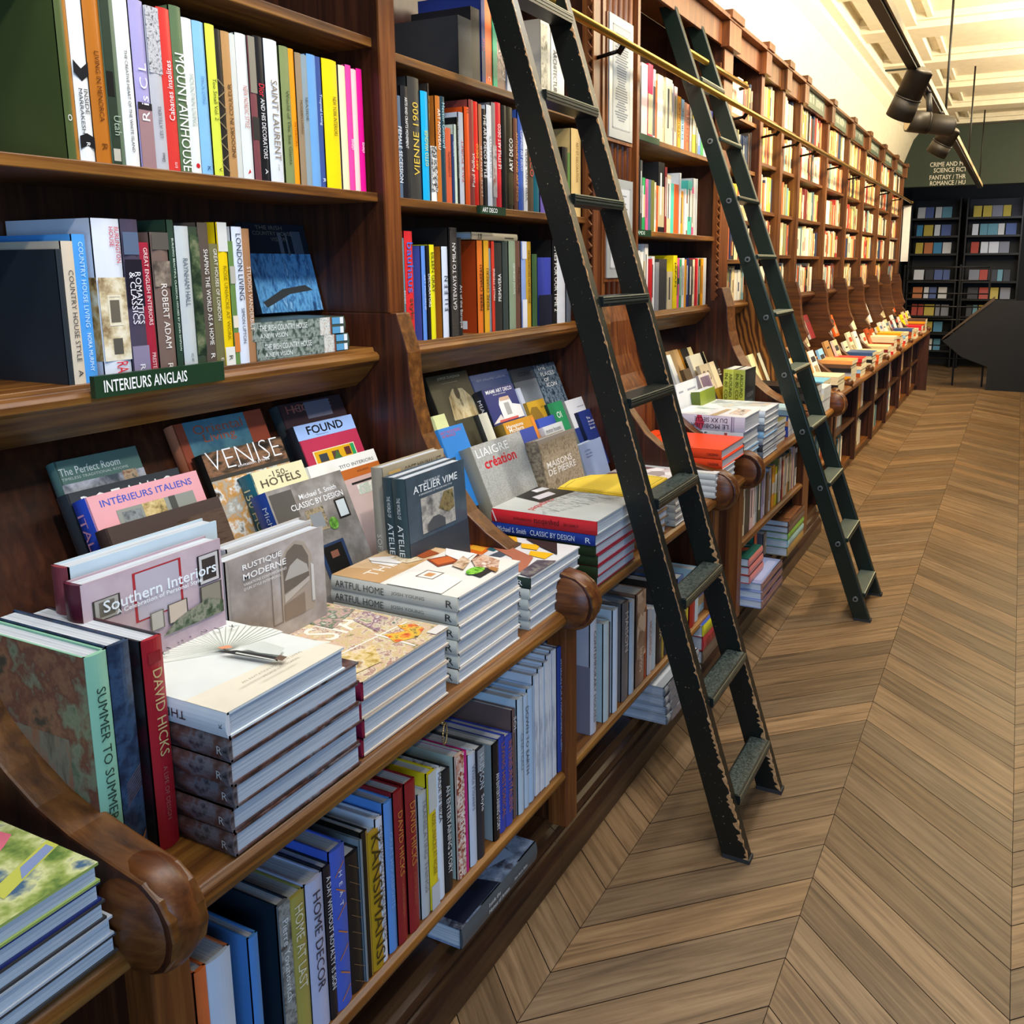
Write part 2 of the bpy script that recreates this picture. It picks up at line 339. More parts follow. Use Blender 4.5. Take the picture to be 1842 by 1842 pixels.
# chevron oak floor: one mesh, every plank a face with its own tint
def floor():
    m, n, l, b = newmat('oak_chevron'); b.inputs['Roughness'].default_value = .42; b.inputs['Specular IOR Level'].default_value = .35
    uv = n.new('ShaderNodeUVMap'); at = n.new('ShaderNodeAttribute'); at.attribute_name = 'tint'
    mp = n.new('ShaderNodeMapping'); mp.inputs['Scale'].default_value = (2.4, 52, 1)
    t = n.new('ShaderNodeTexNoise'); t.inputs['Scale'].default_value = 1; t.inputs['Detail'].default_value = 6; t.inputs['Roughness'].default_value = .62; t.inputs['Distortion'].default_value = .8
    mp2 = n.new('ShaderNodeMapping'); mp2.inputs['Scale'].default_value = (2, 9, 1)
    t2 = n.new('ShaderNodeTexNoise'); t2.inputs['Scale'].default_value = 1.4; t2.inputs['Detail'].default_value = 3
    l.new(uv.outputs[0], mp.inputs[0]); l.new(mp.outputs[0], t.inputs['Vector']); l.new(uv.outputs[0], mp2.inputs[0]); l.new(mp2.outputs[0], t2.inputs['Vector'])
    r = n.new('ShaderNodeValToRGB'); e = r.color_ramp.elements; e.new(.5)
    for i, (p, c) in enumerate(((.28, '5a4530'), (.5, '876c4e'), (.72, 'a08463'))): e[i].position = p; e[i].color = lin(c)
    l.new(t.outputs[0], r.inputs[0])
    mx = n.new('ShaderNodeMix'); mx.data_type = 'RGBA'; mx.blend_type = 'MULTIPLY'; mx.inputs[0].default_value = 1
    l.new(r.outputs[0], mx.inputs[6]); l.new(at.outputs['Color'], mx.inputs[7])
    mx2 = n.new('ShaderNodeMix'); mx2.data_type = 'RGBA'; mx2.blend_type = 'MULTIPLY'; mx2.inputs[0].default_value = .35
    l.new(mx.outputs[2], mx2.inputs[6]); l.new(t2.outputs[0], mx2.inputs[7]); l.new(mx2.outputs[2], b.inputs['Base Color'])
    bp = n.new('ShaderNodeBump'); bp.inputs['Strength'].default_value = .25; bp.inputs['Distance'].default_value = .002
    l.new(t.outputs[0], bp.inputs['Height']); l.new(bp.outputs[0], b.inputs['Normal'])
    gap = mat('1c140e', .9)
    seams = [.8445-.4745*i for i in range(-1, 9)]   # lines along the aisle
    seams[0] = 1.319
    vs = []; fs = []; mi = []; uvs = []; tints = []
    vs += [(-7, -3.4, -.004), (17, -3.4, -.004), (17, 1.8, -.004), (-7, 1.8, -.004)]; fs.append((0, 1, 2, 3)); mi.append(1); uvs += [(0, 0)]*4; tints += [(1, 1, 1, 1)]*4
    p = .1583; slope = .93; g = .0016; rr = random.Random(3)
    for ci in range(len(seams)-1):
        yh, yl = seams[ci], seams[ci+1]; sg = 1 if ci % 2 else -1    # odd column: x grows towards the aisle
        xs_h = 1.779 if ci <= 1 else 0
        base_h = 1.779 if ci % 2 == 1 else None
        ph = 1.779 if ci % 2 == 1 else 1.779+slope*.4745
        dx = sg*slope*(yh-yl)
        if ci % 2 == 0: ph = 1.779+slope*.4745
        nmin = int((-6-ph)/p)-4; nmax = int((16.6-ph)/p)+4
        for kx in range(nmin, nmax):
            a = ph+kx*p+g; c = ph+(kx+1)*p-g
            q = [(a+dx, yl+g*.5), (c+dx, yl+g*.5), (c, yh-g*.5), (a, yh-g*.5)]
            if min(x for x, _ in q) > 16.6 or max(x for x, _ in q) < -6.5: continue
            o = len(vs); vs += [(x, y, 0) for x, y in q]; fs.append((o, o+1, o+2, o+3)); mi.append(0)
            L = math.hypot(dx, yh-yl); ux = rr.random()*40; uy = rr.random()*40
            wv = p*(yh-yl)/L
            uvs += [(ux, uy), (ux+p*abs(dx)/L, uy+wv), (ux+L+p*abs(dx)/L, uy+wv), (ux+L, uy)] if dx > 0 else [(ux+p, uy), (ux, uy+wv), (ux+L, uy+wv), (ux+L+p, uy)]
            tn = rr.uniform(.62, 1.14); wm = rr.uniform(-.05, .05); tints += [(tn*(1+wm), tn, tn*(1-wm*1.6), 1)]*4
    me = bpy.data.meshes.new('floor'); me.from_pydata(vs, [], fs); me.materials.append(m); me.materials.append(gap)
    me.polygons.foreach_set('material_index', mi)
    ul = me.uv_layers.new(name='UVMap'); ca = me.color_attributes.new('tint', 'FLOAT_COLOR', 'POINT')
    for i, lp in enumerate(me.loops): ul.data[i].uv = uvs[lp.vertex_index]
    for i, tc_ in enumerate(tints): ca.data[i].color = tc_
    o = bpy.data.objects.new('floor', me); COL.objects.link(o); tag(o, kind='structure')
floor()
PLASTER = mat('e9e0c8', .8); GREENW = mat('2c382c', .6)
mb = MB(); mb.box(-1.5, 15.8, 1.76, 1.9, 0, 3.5, PLASTER); struct('wall_back', mb)
mb = MB(); mb.box(-1.5, 16.6, -3.4, 1.9, 3.5, 3.6, PLASTER)
for x in [1.2+1.35*i for i in range(11)]:      # coffer ribs across the ceiling
    mb.box(x, x+.34, -3.4, 1.3, 3.40, 3.5, PLASTER); mb.box(x-.05, x+.39, -3.4, 1.3, 3.45, 3.5, PLASTER)
for y in (1.22, .98, -.45, -1.9): mb.box(-1.5, 16, y-.10, y, 3.42, 3.5, PLASTER)
for y in (1.12, .8, -.6): mb.box(-1.5, 16, y-.04, y, 3.46, 3.5, PLASTER)
struct('ceiling', mb)
mb = MB(); mb.prism([(1.76, 2.83), (1.56, 2.83), (1.50, 3.0), (1.42, 3.22), (1.36, 3.30), (1.36, 3.345), (1.30, 3.36), (1.30, 3.5), (1.76, 3.5)], -1.5, 15.6, 'x', PLASTER); struct('trim_1', mb)   # cove and cornice over the bookcases
# green end wall with its lettered beam over the dark alcove
mb = MB(); yl = 1.56
prof = [(yl, 2.62), (yl, 3.18), (yl-.05, 3.18), (yl-.06, 3.24), (yl-.16, 3.28), (yl-.18, 3.32), (yl-.30, 3.33), (yl-.34, 3.36), (-3.4, 3.36), (-3.4, 2.62)]
mb.prism([p for p in prof], 13.3, 13.46, 'x', GREENW)
for i, (tx, y0, wd_, z0) in enumerate((('CRIME AND M', 1.205, .40, 2.865), ('SCIENCE FICT', 1.155, .40, 2.79), ('FANTASY / THR', 1.200, .44, 2.70), ('ROMANCE / HU', 1.190, .43, 2.622+.005))):
    put_text(mb, tx, (13.3, y0-.01, z0), (0, -1, 0), (0, 0, 1), (-1, 0, 0), wd_, .058, mat('d8d4c8', .6), .01, .004, fit=False)
struct('wall_end', mb)
DARK = mat('121314', .6)
mb = MB(); mb.box(16.4, 16.5, -3.4, 1.9, 0, 3.5, DARK); struct('wall_far', mb)
mb = MB(); mb.box(13.46, 16.4, 1.72, 1.76, 0, 3.5, DARK); struct('wall_alcove', mb)
# ------------------------------------------------------------------ bookcases
NZ = [(1.30, .735), (.945, .735), (.930, .738), (.921, .747), (.918, .758), (.921, .769), (.930, .777), (.945, .78), (1.30, .78)]
ARM = [(1.72, 1.486), (1.398, 1.486), (1.367, 1.387), (1.364, 1.33), (1.354, 1.255), (1.332, 1.18), (1.304, 1.125), (1.272, 1.075), (1.236, 1.03), (1.204, .988), (1.148, .945), (1.09, .912), (1.03, .89), (.97, .876), (.93, .868),
       (.90, .862), (.874, .845), (.858, .82), (.853, .795), (.86, .768), (.875, .748), (.90, .736), (1.40, .736), (1.72, .736)]
ARMF = ARM[:9]+[(1.21, .985), (1.17, .94), (1.12, .90), (1.06, .86), (1.0, .825), (.95, .80), (.935, .79), (.935, .735), (1.40, .735), (1.72, .735)]
def bay(x0, x1, name_lab, shelves, near=True, post=.06, top=2.81, sign=None, lowshelf=.33, back=True, wv=WZ, wx=WX, arm=True, lip=1.385, wave=False, backboard=True):
    """one unit: interior x0..x1, its far end panel x1..x1+post"""
    dy = 0 if near else .065
    r = thing('bookcase', name_lab, 'bookcase', (x0, 1.4, 0), 'oak bookcases along the wall')
    def P(n, mb_, bev=.0015): return mb_.build(n, r, bevel=bev, world=True)
    if not near: wv, wx = WFAR, WFARX
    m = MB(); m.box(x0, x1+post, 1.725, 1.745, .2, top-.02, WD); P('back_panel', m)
    m = MB(); m.box(x1, x1+post, 1.42, 1.725, 1.486, top-.06, WD if near else wv); m.box(x1-.001, x1+post+.001, 1.416, 1.424, 1.486, top-.06, wv); P('end_panel', m)
    for z in shelves:
        m = MB(); m.box(x0, x1, 1.44, 1.725, z-.022, z, wx); P('shelf', m, .002)
    # display shelf with rounded nose and sloping fascia
    m = MB(); m.prism([(1.725, lip-.005), (1.725, lip+.013), (1.475, lip+.013), (1.472, lip+.003), (1.462, lip), (1.455, lip-.008), (1.457, lip-.02), (1.47, lip-.028), (1.50, lip-.062), (1.535, lip-.09), (1.55, lip-.09), (1.55, lip-.03)], x0, x1, 'x', wx); P('display_shelf', m)
    # sloping board the face-out books lean on
    m = MB(); k = math.tan(math.radians(23)); yb = lambda z: 1.425+(z-.8)*k
    m.prism([(yb(.775), .775), (yb(1.30), 1.30), (yb(1.30)+.015, 1.30), (yb(.775)+.015, .775)], x0, x1, 'x', WD); P('sloping_board', m)
    if arm:
        m = MB(); s = WWAVE if wave else (WRED if near else WFARY)
        m.prism([(y+dy if y < 1.3 else y, z) for y, z in (ARM if near else ARMF)], x1, x1+post-.002, 'x', (s if wave or not near else WGOLD), False, s); P('curved_end', m, .004)
        m = MB(); kr = (.049, .075, .078) if near else (.03, .03, .03); m.ell((x1+min(post, .06)/2-.001, .926+dy+(0 if near else .02), .797), *kr, WY if near else WFARY, pw=.95); P('knob', m, 0)
    m = MB(); m.prism([(y+dy, z) for y, z in NZ], x0, x1, 'x', WX); m.box(x0, x1, 1.30+dy, 1.725, .75, .78, WX); P('counter', m)
    if near:
        m = MB(); m.box(x1+.03, x1+post+.032, .94, .995, .17, .735, WZ); P('leg', m, .003)
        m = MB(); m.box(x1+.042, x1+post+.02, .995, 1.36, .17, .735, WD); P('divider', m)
        if lowshelf:
            nz = [(1.36, lowshelf-.028), (.955, lowshelf-.028), (.945, lowshelf-.024), (.941, lowshelf-.014), (.945, lowshelf-.004), (.955, lowshelf), (1.36, lowshelf)]
            m = MB(); m.prism(nz, x0+.034, x1+.028, 'x', WX); P('low_shelf', m)
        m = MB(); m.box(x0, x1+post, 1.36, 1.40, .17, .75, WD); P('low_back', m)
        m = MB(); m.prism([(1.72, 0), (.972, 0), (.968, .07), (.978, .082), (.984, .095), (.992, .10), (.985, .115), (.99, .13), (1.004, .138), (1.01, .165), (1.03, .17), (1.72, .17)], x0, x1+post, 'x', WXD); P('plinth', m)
    else:
        m = MB(); m.box(x1, x1+post, 1.09, 1.13, .06, .735, WD); P('leg', m, .003)
        m = MB(); m.box(x1+.01, x1+post-.01, 1.10, 1.5, .06, .735, WD); P('divider', m)
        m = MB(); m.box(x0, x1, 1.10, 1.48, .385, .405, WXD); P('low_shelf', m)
        m = MB(); m.box(x0, x1+post, 1.48, 1.52, .06, .75, WD); P('low_back', m)
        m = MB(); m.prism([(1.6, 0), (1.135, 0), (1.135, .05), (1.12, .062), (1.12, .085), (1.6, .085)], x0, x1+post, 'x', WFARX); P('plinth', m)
        m = MB(); m.box(x0, x1, 1.44, 1.725, top-.12, top-.10, WFARX); P('top_shelf', m)
    m = MB(); m.box(x0, x1+post, 1.425, 1.44, top-.13, top, wv); m.box(x0, x1+post, 1.38, 1.725, top-.02, top, wv); P('cornice', m)
    m = MB(); m.box(x1-.03, x1+post+.03, 1.385, 1.43, top-.14, top+.015, wv); m.box(x1-.035, x1+post+.035, 1.37, 1.43, top-.01, top+.03, wv); P('corbel', m)
    # rail bracket on the post
    m = MB(); m.tube((x1+post/2, 1.42, 2.33), (x1+post/2, 1.33, 2.345), .007, mat('2a2420', .4, 1)); m.tube((x1+post/2, 1.335, 2.335), (x1+post/2, 1.31, 2.37), .010, mat('2a2420', .4, 1)); P('rail_bracket', m, 0)
    return r
bay(-.56, .65, 'oak bookcase before the first rounded arm, mostly cut off beside the green-and-yellow book pile', [1.78, 2.13])
bay(.71, 1.87, 'oak bookcase carrying the long green sign of English interiors', [1.78, 2.14])
bay(1.93, 3.10, 'oak bookcase behind the worn ladder, with the small art deco sign', [1.775, 2.125])
bay(3.53, 4.68, 'oak bookcase between the framed notices and the newer round-bolted ladder', [1.746, 2.128], post=.15, lowshelf=.475)
bay(4.83, 5.42, 'narrow oak bookcase just behind the round-bolted ladder, its end panel strongly figured', [1.632, 1.853, 2.134, 2.40], wave=True, lowshelf=.475)
fb = [(5.48, 5.94, 'narrow oak bookcase past the round-bolted ladder'), (6.0, 6.46, 'narrow oak bookcase with no crown sign beside the round-bolted ladder'), (6.52, 7.44, 'oak bookcase under the first readable crown sign'), (7.50, 8.40, 'oak bookcase under the second crown sign from the ladder'),
      (8.46, 9.33, 'oak bookcase under the third crown sign from the ladder'), (9.39, 10.38, 'oak bookcase under the fourth crown sign from the ladder'), (10.44, 11.42, 'oak bookcase under the fifth crown sign from the ladder'), (11.48, 12.46, 'last oak bookcase before the green end wall')]
FSH = [1.667, 1.927, 2.207, 2.471]
for x0, x1, lb in fb: bay(x0, x1, lb, FSH, near=False, wave=(x1 < 6))
# panelled pilaster between the second and third bookcases
r = thing('pilaster', 'reeded oak pilaster carrying the framed notices between two bookcases', 'pilaster', (3.31, 1.4, 0))
m = MB(); m.box(3.16, 3.53, 1.44, 1.72, .74, 2.8, WZ); m.build('backing', r, world=True)
for i in range(6):
    m = MB(); m.tube((3.215+.05*i, 1.437, 1.45), (3.215+.05*i, 1.437, 2.8), .017, WZ, 10); m.build('reed', r, world=True)
for x in (3.165, 3.50):
    m = MB(); m.box(x, x+.025, 1.41, 1.44, .95, 2.8, WZ); m.build('edge_strip', r, world=True)
m = MB(); m.prism([(y, z) for y, z in ARM], 3.47, 3.53, 'x', WGOLD, False, WRED); m.build('curved_end', r, bevel=.004, world=True)
m = MB(); m.ell((3.50, .926, .797), .037, .078, .080, WY, pw=.85); m.build('knob', r, world=True)
m = MB(); m.prism([(y+.035, z) for y, z in ARM[:8]]+[(1.30, .79), (1.72, .79)], 3.16, 3.47, 'x', WZ); m.build('apron', r, world=True)
m = MB(); m.prism(NZ, 3.16, 3.47, 'x', WX); m.build('counter', r, world=True)
m = MB(); m.box(3.16, 3.47, .99, 1.4, .17, .75, WD); m.box(3.47, 3.53, .94, 1.3, .17, .735, WZ); m.build('base', r, world=True)
m = MB(); m.prism([(1.72, 0), (.972, 0), (.968, .07), (.992, .10), (.985, .115), (1.01, .165), (1.03, .17), (1.72, .17)], 3.16, 3.53, 'x', WXD); m.build('plinth', r, world=True)
# notched shelf supports in the third bookcase (serrated strips)
for nm, x in (('notched_strip', 4.672), ('notched_strip', 3.092)):
    r = thing(nm, 'notched wooden shelf support strip on the panel %s' % ('beside the turquoise and white books' if x > 4 else 'behind the worn ladder'), 'shelf support', (x, 1.43, 1.5))
    m = MB(); m.box(x-.012, x, 1.43, 1.452, 1.42, 2.6, WZ); m.build('strip', r, world=True)
    m = MB()
    for i in range(30): m.prism([(1.43, 1.43+i*.038), (1.416, 1.444+i*.038), (1.43, 1.462+i*.038)], x-.012, x, 'x', WZ)
    m.build('notches', r, world=True)
# signs
def plate(label, x0, x1, y, z0, z1, text, bold=0.012, hx='1f3a24', tx=.05, tw=.62, thick=.012, name='shelf_label', col='f4f4f0', tz=.22, th=.56, strokes=0):
    r = thing(name, label, 'sign', (x0, y, z0))
    m = MB(); m.box(x0, x1, y-thick, y, z0, z1, mat(hx, .35)); 
    if text: put_text(m, text, (x0+tx*(x1-x0), y-thick, z0+tz*(z1-z0)), (1, 0, 0), (0, 0, 1), (0, -1, 0), tw*(x1-x0), th*(z1-z0), mat(col, .5), bold, .0008, fit=False)
    q = random.Random(int(x0*100))
    for i in range(strokes):
        a_ = x0+(x1-x0)*(.08+.84*i/strokes); w_ = (x1-x0)*.84/strokes; c_ = mat('b8bcae', .6); yy = y-thick-.0008
        for bx_ in ([(0, .2, .32, .82)] if q.random() < .8 else [])+[(.5*q.random(), .62, .3+.5*q.random()+.2, .78)]+([(.5, .74, .32, .82)] if q.random() < .6 else []):
            u0, u1, v0, v1 = (bx_[0], bx_[1], bx_[2], bx_[3]); v0, v1 = min(v0, v1), max(v0, v1)
            m.add([(a_+w_*u0, yy, z0+(z1-z0)*v0), (a_+w_*u1, yy, z0+(z1-z0)*v0), (a_+w_*u1, yy, z0+(z1-z0)*v1), (a_+w_*u0, yy, z0+(z1-z0)*v1)], [(0, 1, 2, 3)], c_)
    m.build('plate', r, world=True, recalc=False)
    return r
a = ony(161, 701, 1.455); c = ony(394, 671, 1.455)
plate('long dark green shelf sign lettered for English interiors', a.x, c.x, 1.452, 1.374, 1.413, 'INTERIEURS ANGLAIS', tx=.06, tw=.62)
a = ony(857, 383, 1.44); c = ony(903, 383, 1.44)
plate('small green shelf sign lettered art deco', a.x, c.x, 1.438, 1.752, 1.776, 'ART DECO', tx=.07, tw=.58)
a = ony(1136, 237, 1.44); c = ony(1181, 258, 1.44)
plate('blank dark green label under the topmost row past the framed notices', a.x, c.x, 1.438, 2.104, 2.13, None)
a = ony(1134, 416, 1.44); c = ony(1166, 420, 1.44)
plate('small green shelf label with pale lettering below the framed notice', a.x, c.x, 1.438, 1.722, 1.748, 'FARMDE', tx=.03, tw=.6, col='b8d0c4')
for i, (x0, x1, lb) in enumerate(fb[2:]):
    plate('green crown sign on the %s bookcase counted from the round-bolted ladder' % ORD[i+2], x0+.14, x1-.2, 1.423, 2.685, 2.79, 'RELIGION PHILOSOPHY HISTORY POETRY ESSAYS TRAVEL'.split()[i][:0] or None, hx='4a5a4c', name='crown_sign', thick=.008, strokes=9)
# framed notices on the pilaster
def notice(label, x0, x1, z0, z1, lines, hx='aeb2ae', y=1.405, tilt=0):
    r = thing('framed_notice', label, 'notice', (x0, y, z0))
    m = MB(); m.box(x0-.012, x1+.012, y, y+.02, z0-.014, z0-.002, WZ); m.box(x0-.012, x0-.002, y, y+.02, z0, z1, WZ); m.box(x1+.002, x1+.012, y, y+.02, z0, z1, WZ); m.build('frame', r, world=True)
    m = MB(); m.box(x0, x1, y-.004, y+.004, z0, z1, mat('9a9e9e', .25)); m.build('plate', r, world=True)
    m = MB(); w = x1-x0; g = mat(hx, .6); k = mat('70747a', .7); e = mat('94989a', .6)
    m.add([(x0+.03, y-.0046, z0+.035), (x1-.03, y-.0046, z0+.035), (x1-.03, y-.0046, z1-.03), (x0+.03, y-.0046, z1-.03)], [(0, 1, 2, 3)], g)
    for f in ((x0+.03, z0+.035, x1-.03, z0+.04), (x0+.03, z1-.035, x1-.03, z1-.03), (x0+.03, z0+.035, x0+.034, z1-.03), (x1-.034, z0+.035, x1-.03, z1-.03)):
        m.add([(f[0], y-.0048, f[1]), (f[2], y-.0048, f[1]), (f[2], y-.0048, f[3]), (f[0], y-.0048, f[3])], [(0, 1, 2, 3)], e)
    rr = random.Random(len(label))
    for i in range(lines):
        z = z1-.06-(z1-z0-.12)*i/lines; cw = w*(.25+.35*rr.random()); cx = x0+w/2
        m.add([(cx-cw/2, y-.0049, z-.003), (cx+cw/2, y-.0049, z-.003), (cx+cw/2, y-.0049, z+.002), (cx-cw/2, y-.0049, z+.002)], [(0, 1, 2, 3)], k)
    m.build('sheet', r, world=True, recalc=False); return r
notice('tall grey framed notice beside the crime-free upper row, topmost on the pilaster'.replace('crime-free ', ''), 3.205, 3.43, 2.07, 2.50, 34)
notice('pale framed price sheet behind the worn ladder, lower on the pilaster', 3.19, 3.44, 1.555, 1.925, 26, 'b8bcc2')
# brass ladder rail
r = thing('ladder_rail', 'long brass ladder rail running along the bookcase fronts', 'rail', (2, 1.31, 2.37))
m = MB(); m.tube((-.6, 1.31, 2.37), (12.5, 1.31, 2.37), .014, mat('b08a3c', .3, .9)); m.build('tube', r, world=True)
m = MB()
m.ell((12.52, 1.31, 2.37), .02, .02, .02, mat('b08a3c', .3, .9)); m.build('end_cap', r, world=True)
r = thing('book_guard_bar', 'short brass bar across the high narrow row above the ladder rail', 'rail', (3.9, 1.4, 2.6))
a = ony(1297, 130, 1.40); c = ony(1343, 156, 1.40)
m = MB(); m.tube((a.x-.5, 1.40, a.z), (c.x, 1.40, c.z), .014, mat('b08a3c', .3, .9)); m.build('tube', r, world=True)
m = MB(); m.tube((c.x, 1.40, c.z), (c.x, 1.44, c.z-.01), .009, mat('2a2420', .4, 1)); m.build('bracket', r, world=True)
# brass ring hanging from the counter edge
a = ony(797, 1319, .93)
r = thing('ring_handle', 'small brass ring hanging under the counter edge above the low books', 'ring', (a.x, .926, a.z))
m = MB(); RR = .020
for i in range(24):
    t0, t1 = 2*math.pi*i/24, 2*math.pi*(i+1)/24
    m.tube((a.x+RR*.8*math.cos(t0), .926+.006*math.cos(t0), a.z+RR*math.sin(t0)), (a.x+RR*.8*math.cos(t1), .926+.006*math.cos(t1), a.z+RR*math.sin(t1)), .0018, mat('a89468', .3, .9), 8)
m.build('hoop', r, world=True)
m = MB(); m.tube((a.x+.004, .930, a.z+RR*.9), (a.x+.004, .942, .738), .004, mat('a89468', .3, .9), 8); m.build('screw_eye', r, world=True)
# ------------------------------------------------------------------ ladders
PAINT = None
def paint(hx, chips):
    m, n, l, b = newmat('worn_paint'); b.inputs['Roughness'].default_value = .38; b.inputs['Specular IOR Level'].default_value = .5
    tc = n.new('ShaderNodeTexCoord'); t = n.new('ShaderNodeTexNoise'); t.inputs['Scale'].default_value = 150; t.inputs['Detail'].default_value = 2
    r = n.new('ShaderNodeValToRGB'); r.color_ramp.interpolation = 'CONSTANT'; e = r.color_ramp.elements; e[0].position = 0; e[0].color = lin(hx); e[1].position = .725 if chips else .99; e[1].color = lin('8a7a60')
    l.new(tc.outputs['Object'], t.inputs['Vector']); l.new(t.outputs[0], r.inputs[0]); l.new(r.outputs[0], b.inputs['Base Color']); return m
BAREW = art(['c09468', 'a87c50', 'd0a87c'], 60)
TREAD = art(['3a4440', '1c2422', '4a5450'], 240, kind='vor')
def ladder(label, xf, wid, yf, k, lx, ztop, rz, dep, thk, hx, worn, treaddep, bolts):
    """stile fronts at y = yf + k z, left stile outer side at x = xf + lx z"""
    r = thing('library_ladder', label, 'ladder', (xf, yf, 0), 'library ladders on the rail')
    pm = paint(hx, worn); rr = random.Random(5)
    X = lambda z: xf+lx*z
    for s in (0, 1):
        off = s*(wid-thk); m = MB()
        vs = []
        for z in (0, ztop):
            x = X(z)+off; y = yf+k*z
            vs += [(x, y, z), (x+thk, y, z), (x+thk, y+dep, z), (x, y+dep, z)]
        m.add(vs, [(0, 1, 5, 4), (1, 2, 6, 5), (2, 3, 7, 6), (3, 0, 4, 7), (4, 5, 6, 7), (0, 3, 2, 1)], pm)
        st = m.build('stile', r, world=True, bevel=.004 if not worn else .0025)
        if worn:   # bare wood along the worn arris
            m = MB(); n = 420
            for side in (0, 1):
                pts = []
                for i in range(n+1):
                    z = ztop*i/n; hz = max(0, 1-abs(z-.12)/.3)*.010 + max(0, 1-abs(z-.72)/.12)*.012*s
                    wv = max(.0004, rr.gauss(.0016 if side else .0010, .0017)+hz*(rr.random()*.7+.3))
                    if rr.random() < .3: wv = .0004
                    pts.append((z, wv))
                for (z0, w0), (z1, w1) in zip(pts, pts[1:]):
                    x0 = X(z0)+off; x1 = X(z1)+off; y0 = yf+k*z0; y1 = yf+k*z1
                    if side == 0: m.add([(x0-.0006, y0-.0002, z0), (x0-.0006, y0+w0*1.6, z0), (x1-.0006, y1+w1*1.6, z1), (x1-.0006, y1-.0002, z1)], [(0, 1, 2, 3)], BAREW)
                    else: m.add([(x0-.0006, y0-.0006, z0), (x0+w0, y0-.0006, z0), (x1+w1, y1-.0006, z1), (x1-.0006, y1-.0006, z1)], [(0, 1, 2, 3)], BAREW)
            m.build('worn_edge', st, recalc=False)
        m = MB(); x = X(0)+off; m.box(x-.001, x+thk+.001, yf-.001, yf+dep+.001, 0, .012, mat('2c2c2c', .7)); m.build('foot_pad', st)
        if bolts and s == 0:
            for z in rz:
                bz = z-.02; bx = X(bz)-.001; by = yf+k*bz+dep*.45
                m = MB(); m.tube((bx-.006, by, bz), (bx+.004, by, bz), .012, mat('8a9496', .25, .7), 16); m.tube((bx-.008, by, bz), (bx-.005, by, bz), .006, mat('0c0e0e', .4), 12); m.build('bolt', st)
    for z in rz:
        x0 = X(z)+thk; x1 = X(z)+wid-thk; y = yf+k*z
        m = MB()
        if worn:
            m.box(x0, x1, y-.012, y+treaddep, z-.027, z, pm); m.box(x0, x1, y-.0135, y-.011, z-.019, z-.014, mat('2a322c', .35)); m.box(x0, x1, y-.0135, y-.011, z-.010, z-.007, mat('343a30', .35))
            m.box(x0, x1, y-.0125, y-.0119, z-.003, z-.0002, mat('8a8a70', .4)); rg = m.build('rung', r, world=True, bevel=.003)
            if z < 1.1:
                m = MB(); m.box(x0+.004, x1-.004, y-.006, y+treaddep-.006, z, z+.002, TREAD); m.build('grip_mat', rg)
        else:
            m.prism([(y-.012, z-.018), (y-.014, z-.006), (y-.008, z), (y+treaddep, z), (y+treaddep, z-.02)], x0, x1, 'x', pm)
            rg = m.build('rung', r, world=True, bevel=.002)
            m = MB(); m.box(x0+.002, x1-.002, y-.006, y+treaddep-.004, z, z+.0015, mat('4a544e', .5)); m.box(x0+.002, x1-.002, y-.009, y-.006, z, z+.002, mat('b8b89c', .35)); m.build('grip_mat', rg)
    for s in (0, 1):   # hooks over the rail
        x = X(2.37)+s*(wid-thk)+thk/2; m = MB(); yy = yf+k*2.37
        m.box(x-.012, x+.012, yy+dep*.4, 1.322, 2.376+.008, 2.376+.016, mat('2a2a2a', .35, .8)); m.box(x-.012, x+.012, 1.326, 1.332, 2.36, 2.392, mat('2a2a2a', .35, .8)); m.build('rail_hook', r, world=True)
    return r
ladder('worn dark green wooden ladder with chipped paint, standing before the art deco bookcase', 2.198, .405, .535, .308, .0, 2.75, [.172+.2695*i for i in range(9)], .075, .036, '0b110d', True, .052, False)
ladder('newer smooth green ladder with round bolts, standing past the framed notices', 4.112, .405, .49, .346, -.058, 2.70, [.125+.2535*i for i in range(10)], .075, .034, '0e1d15', False, .066, True)
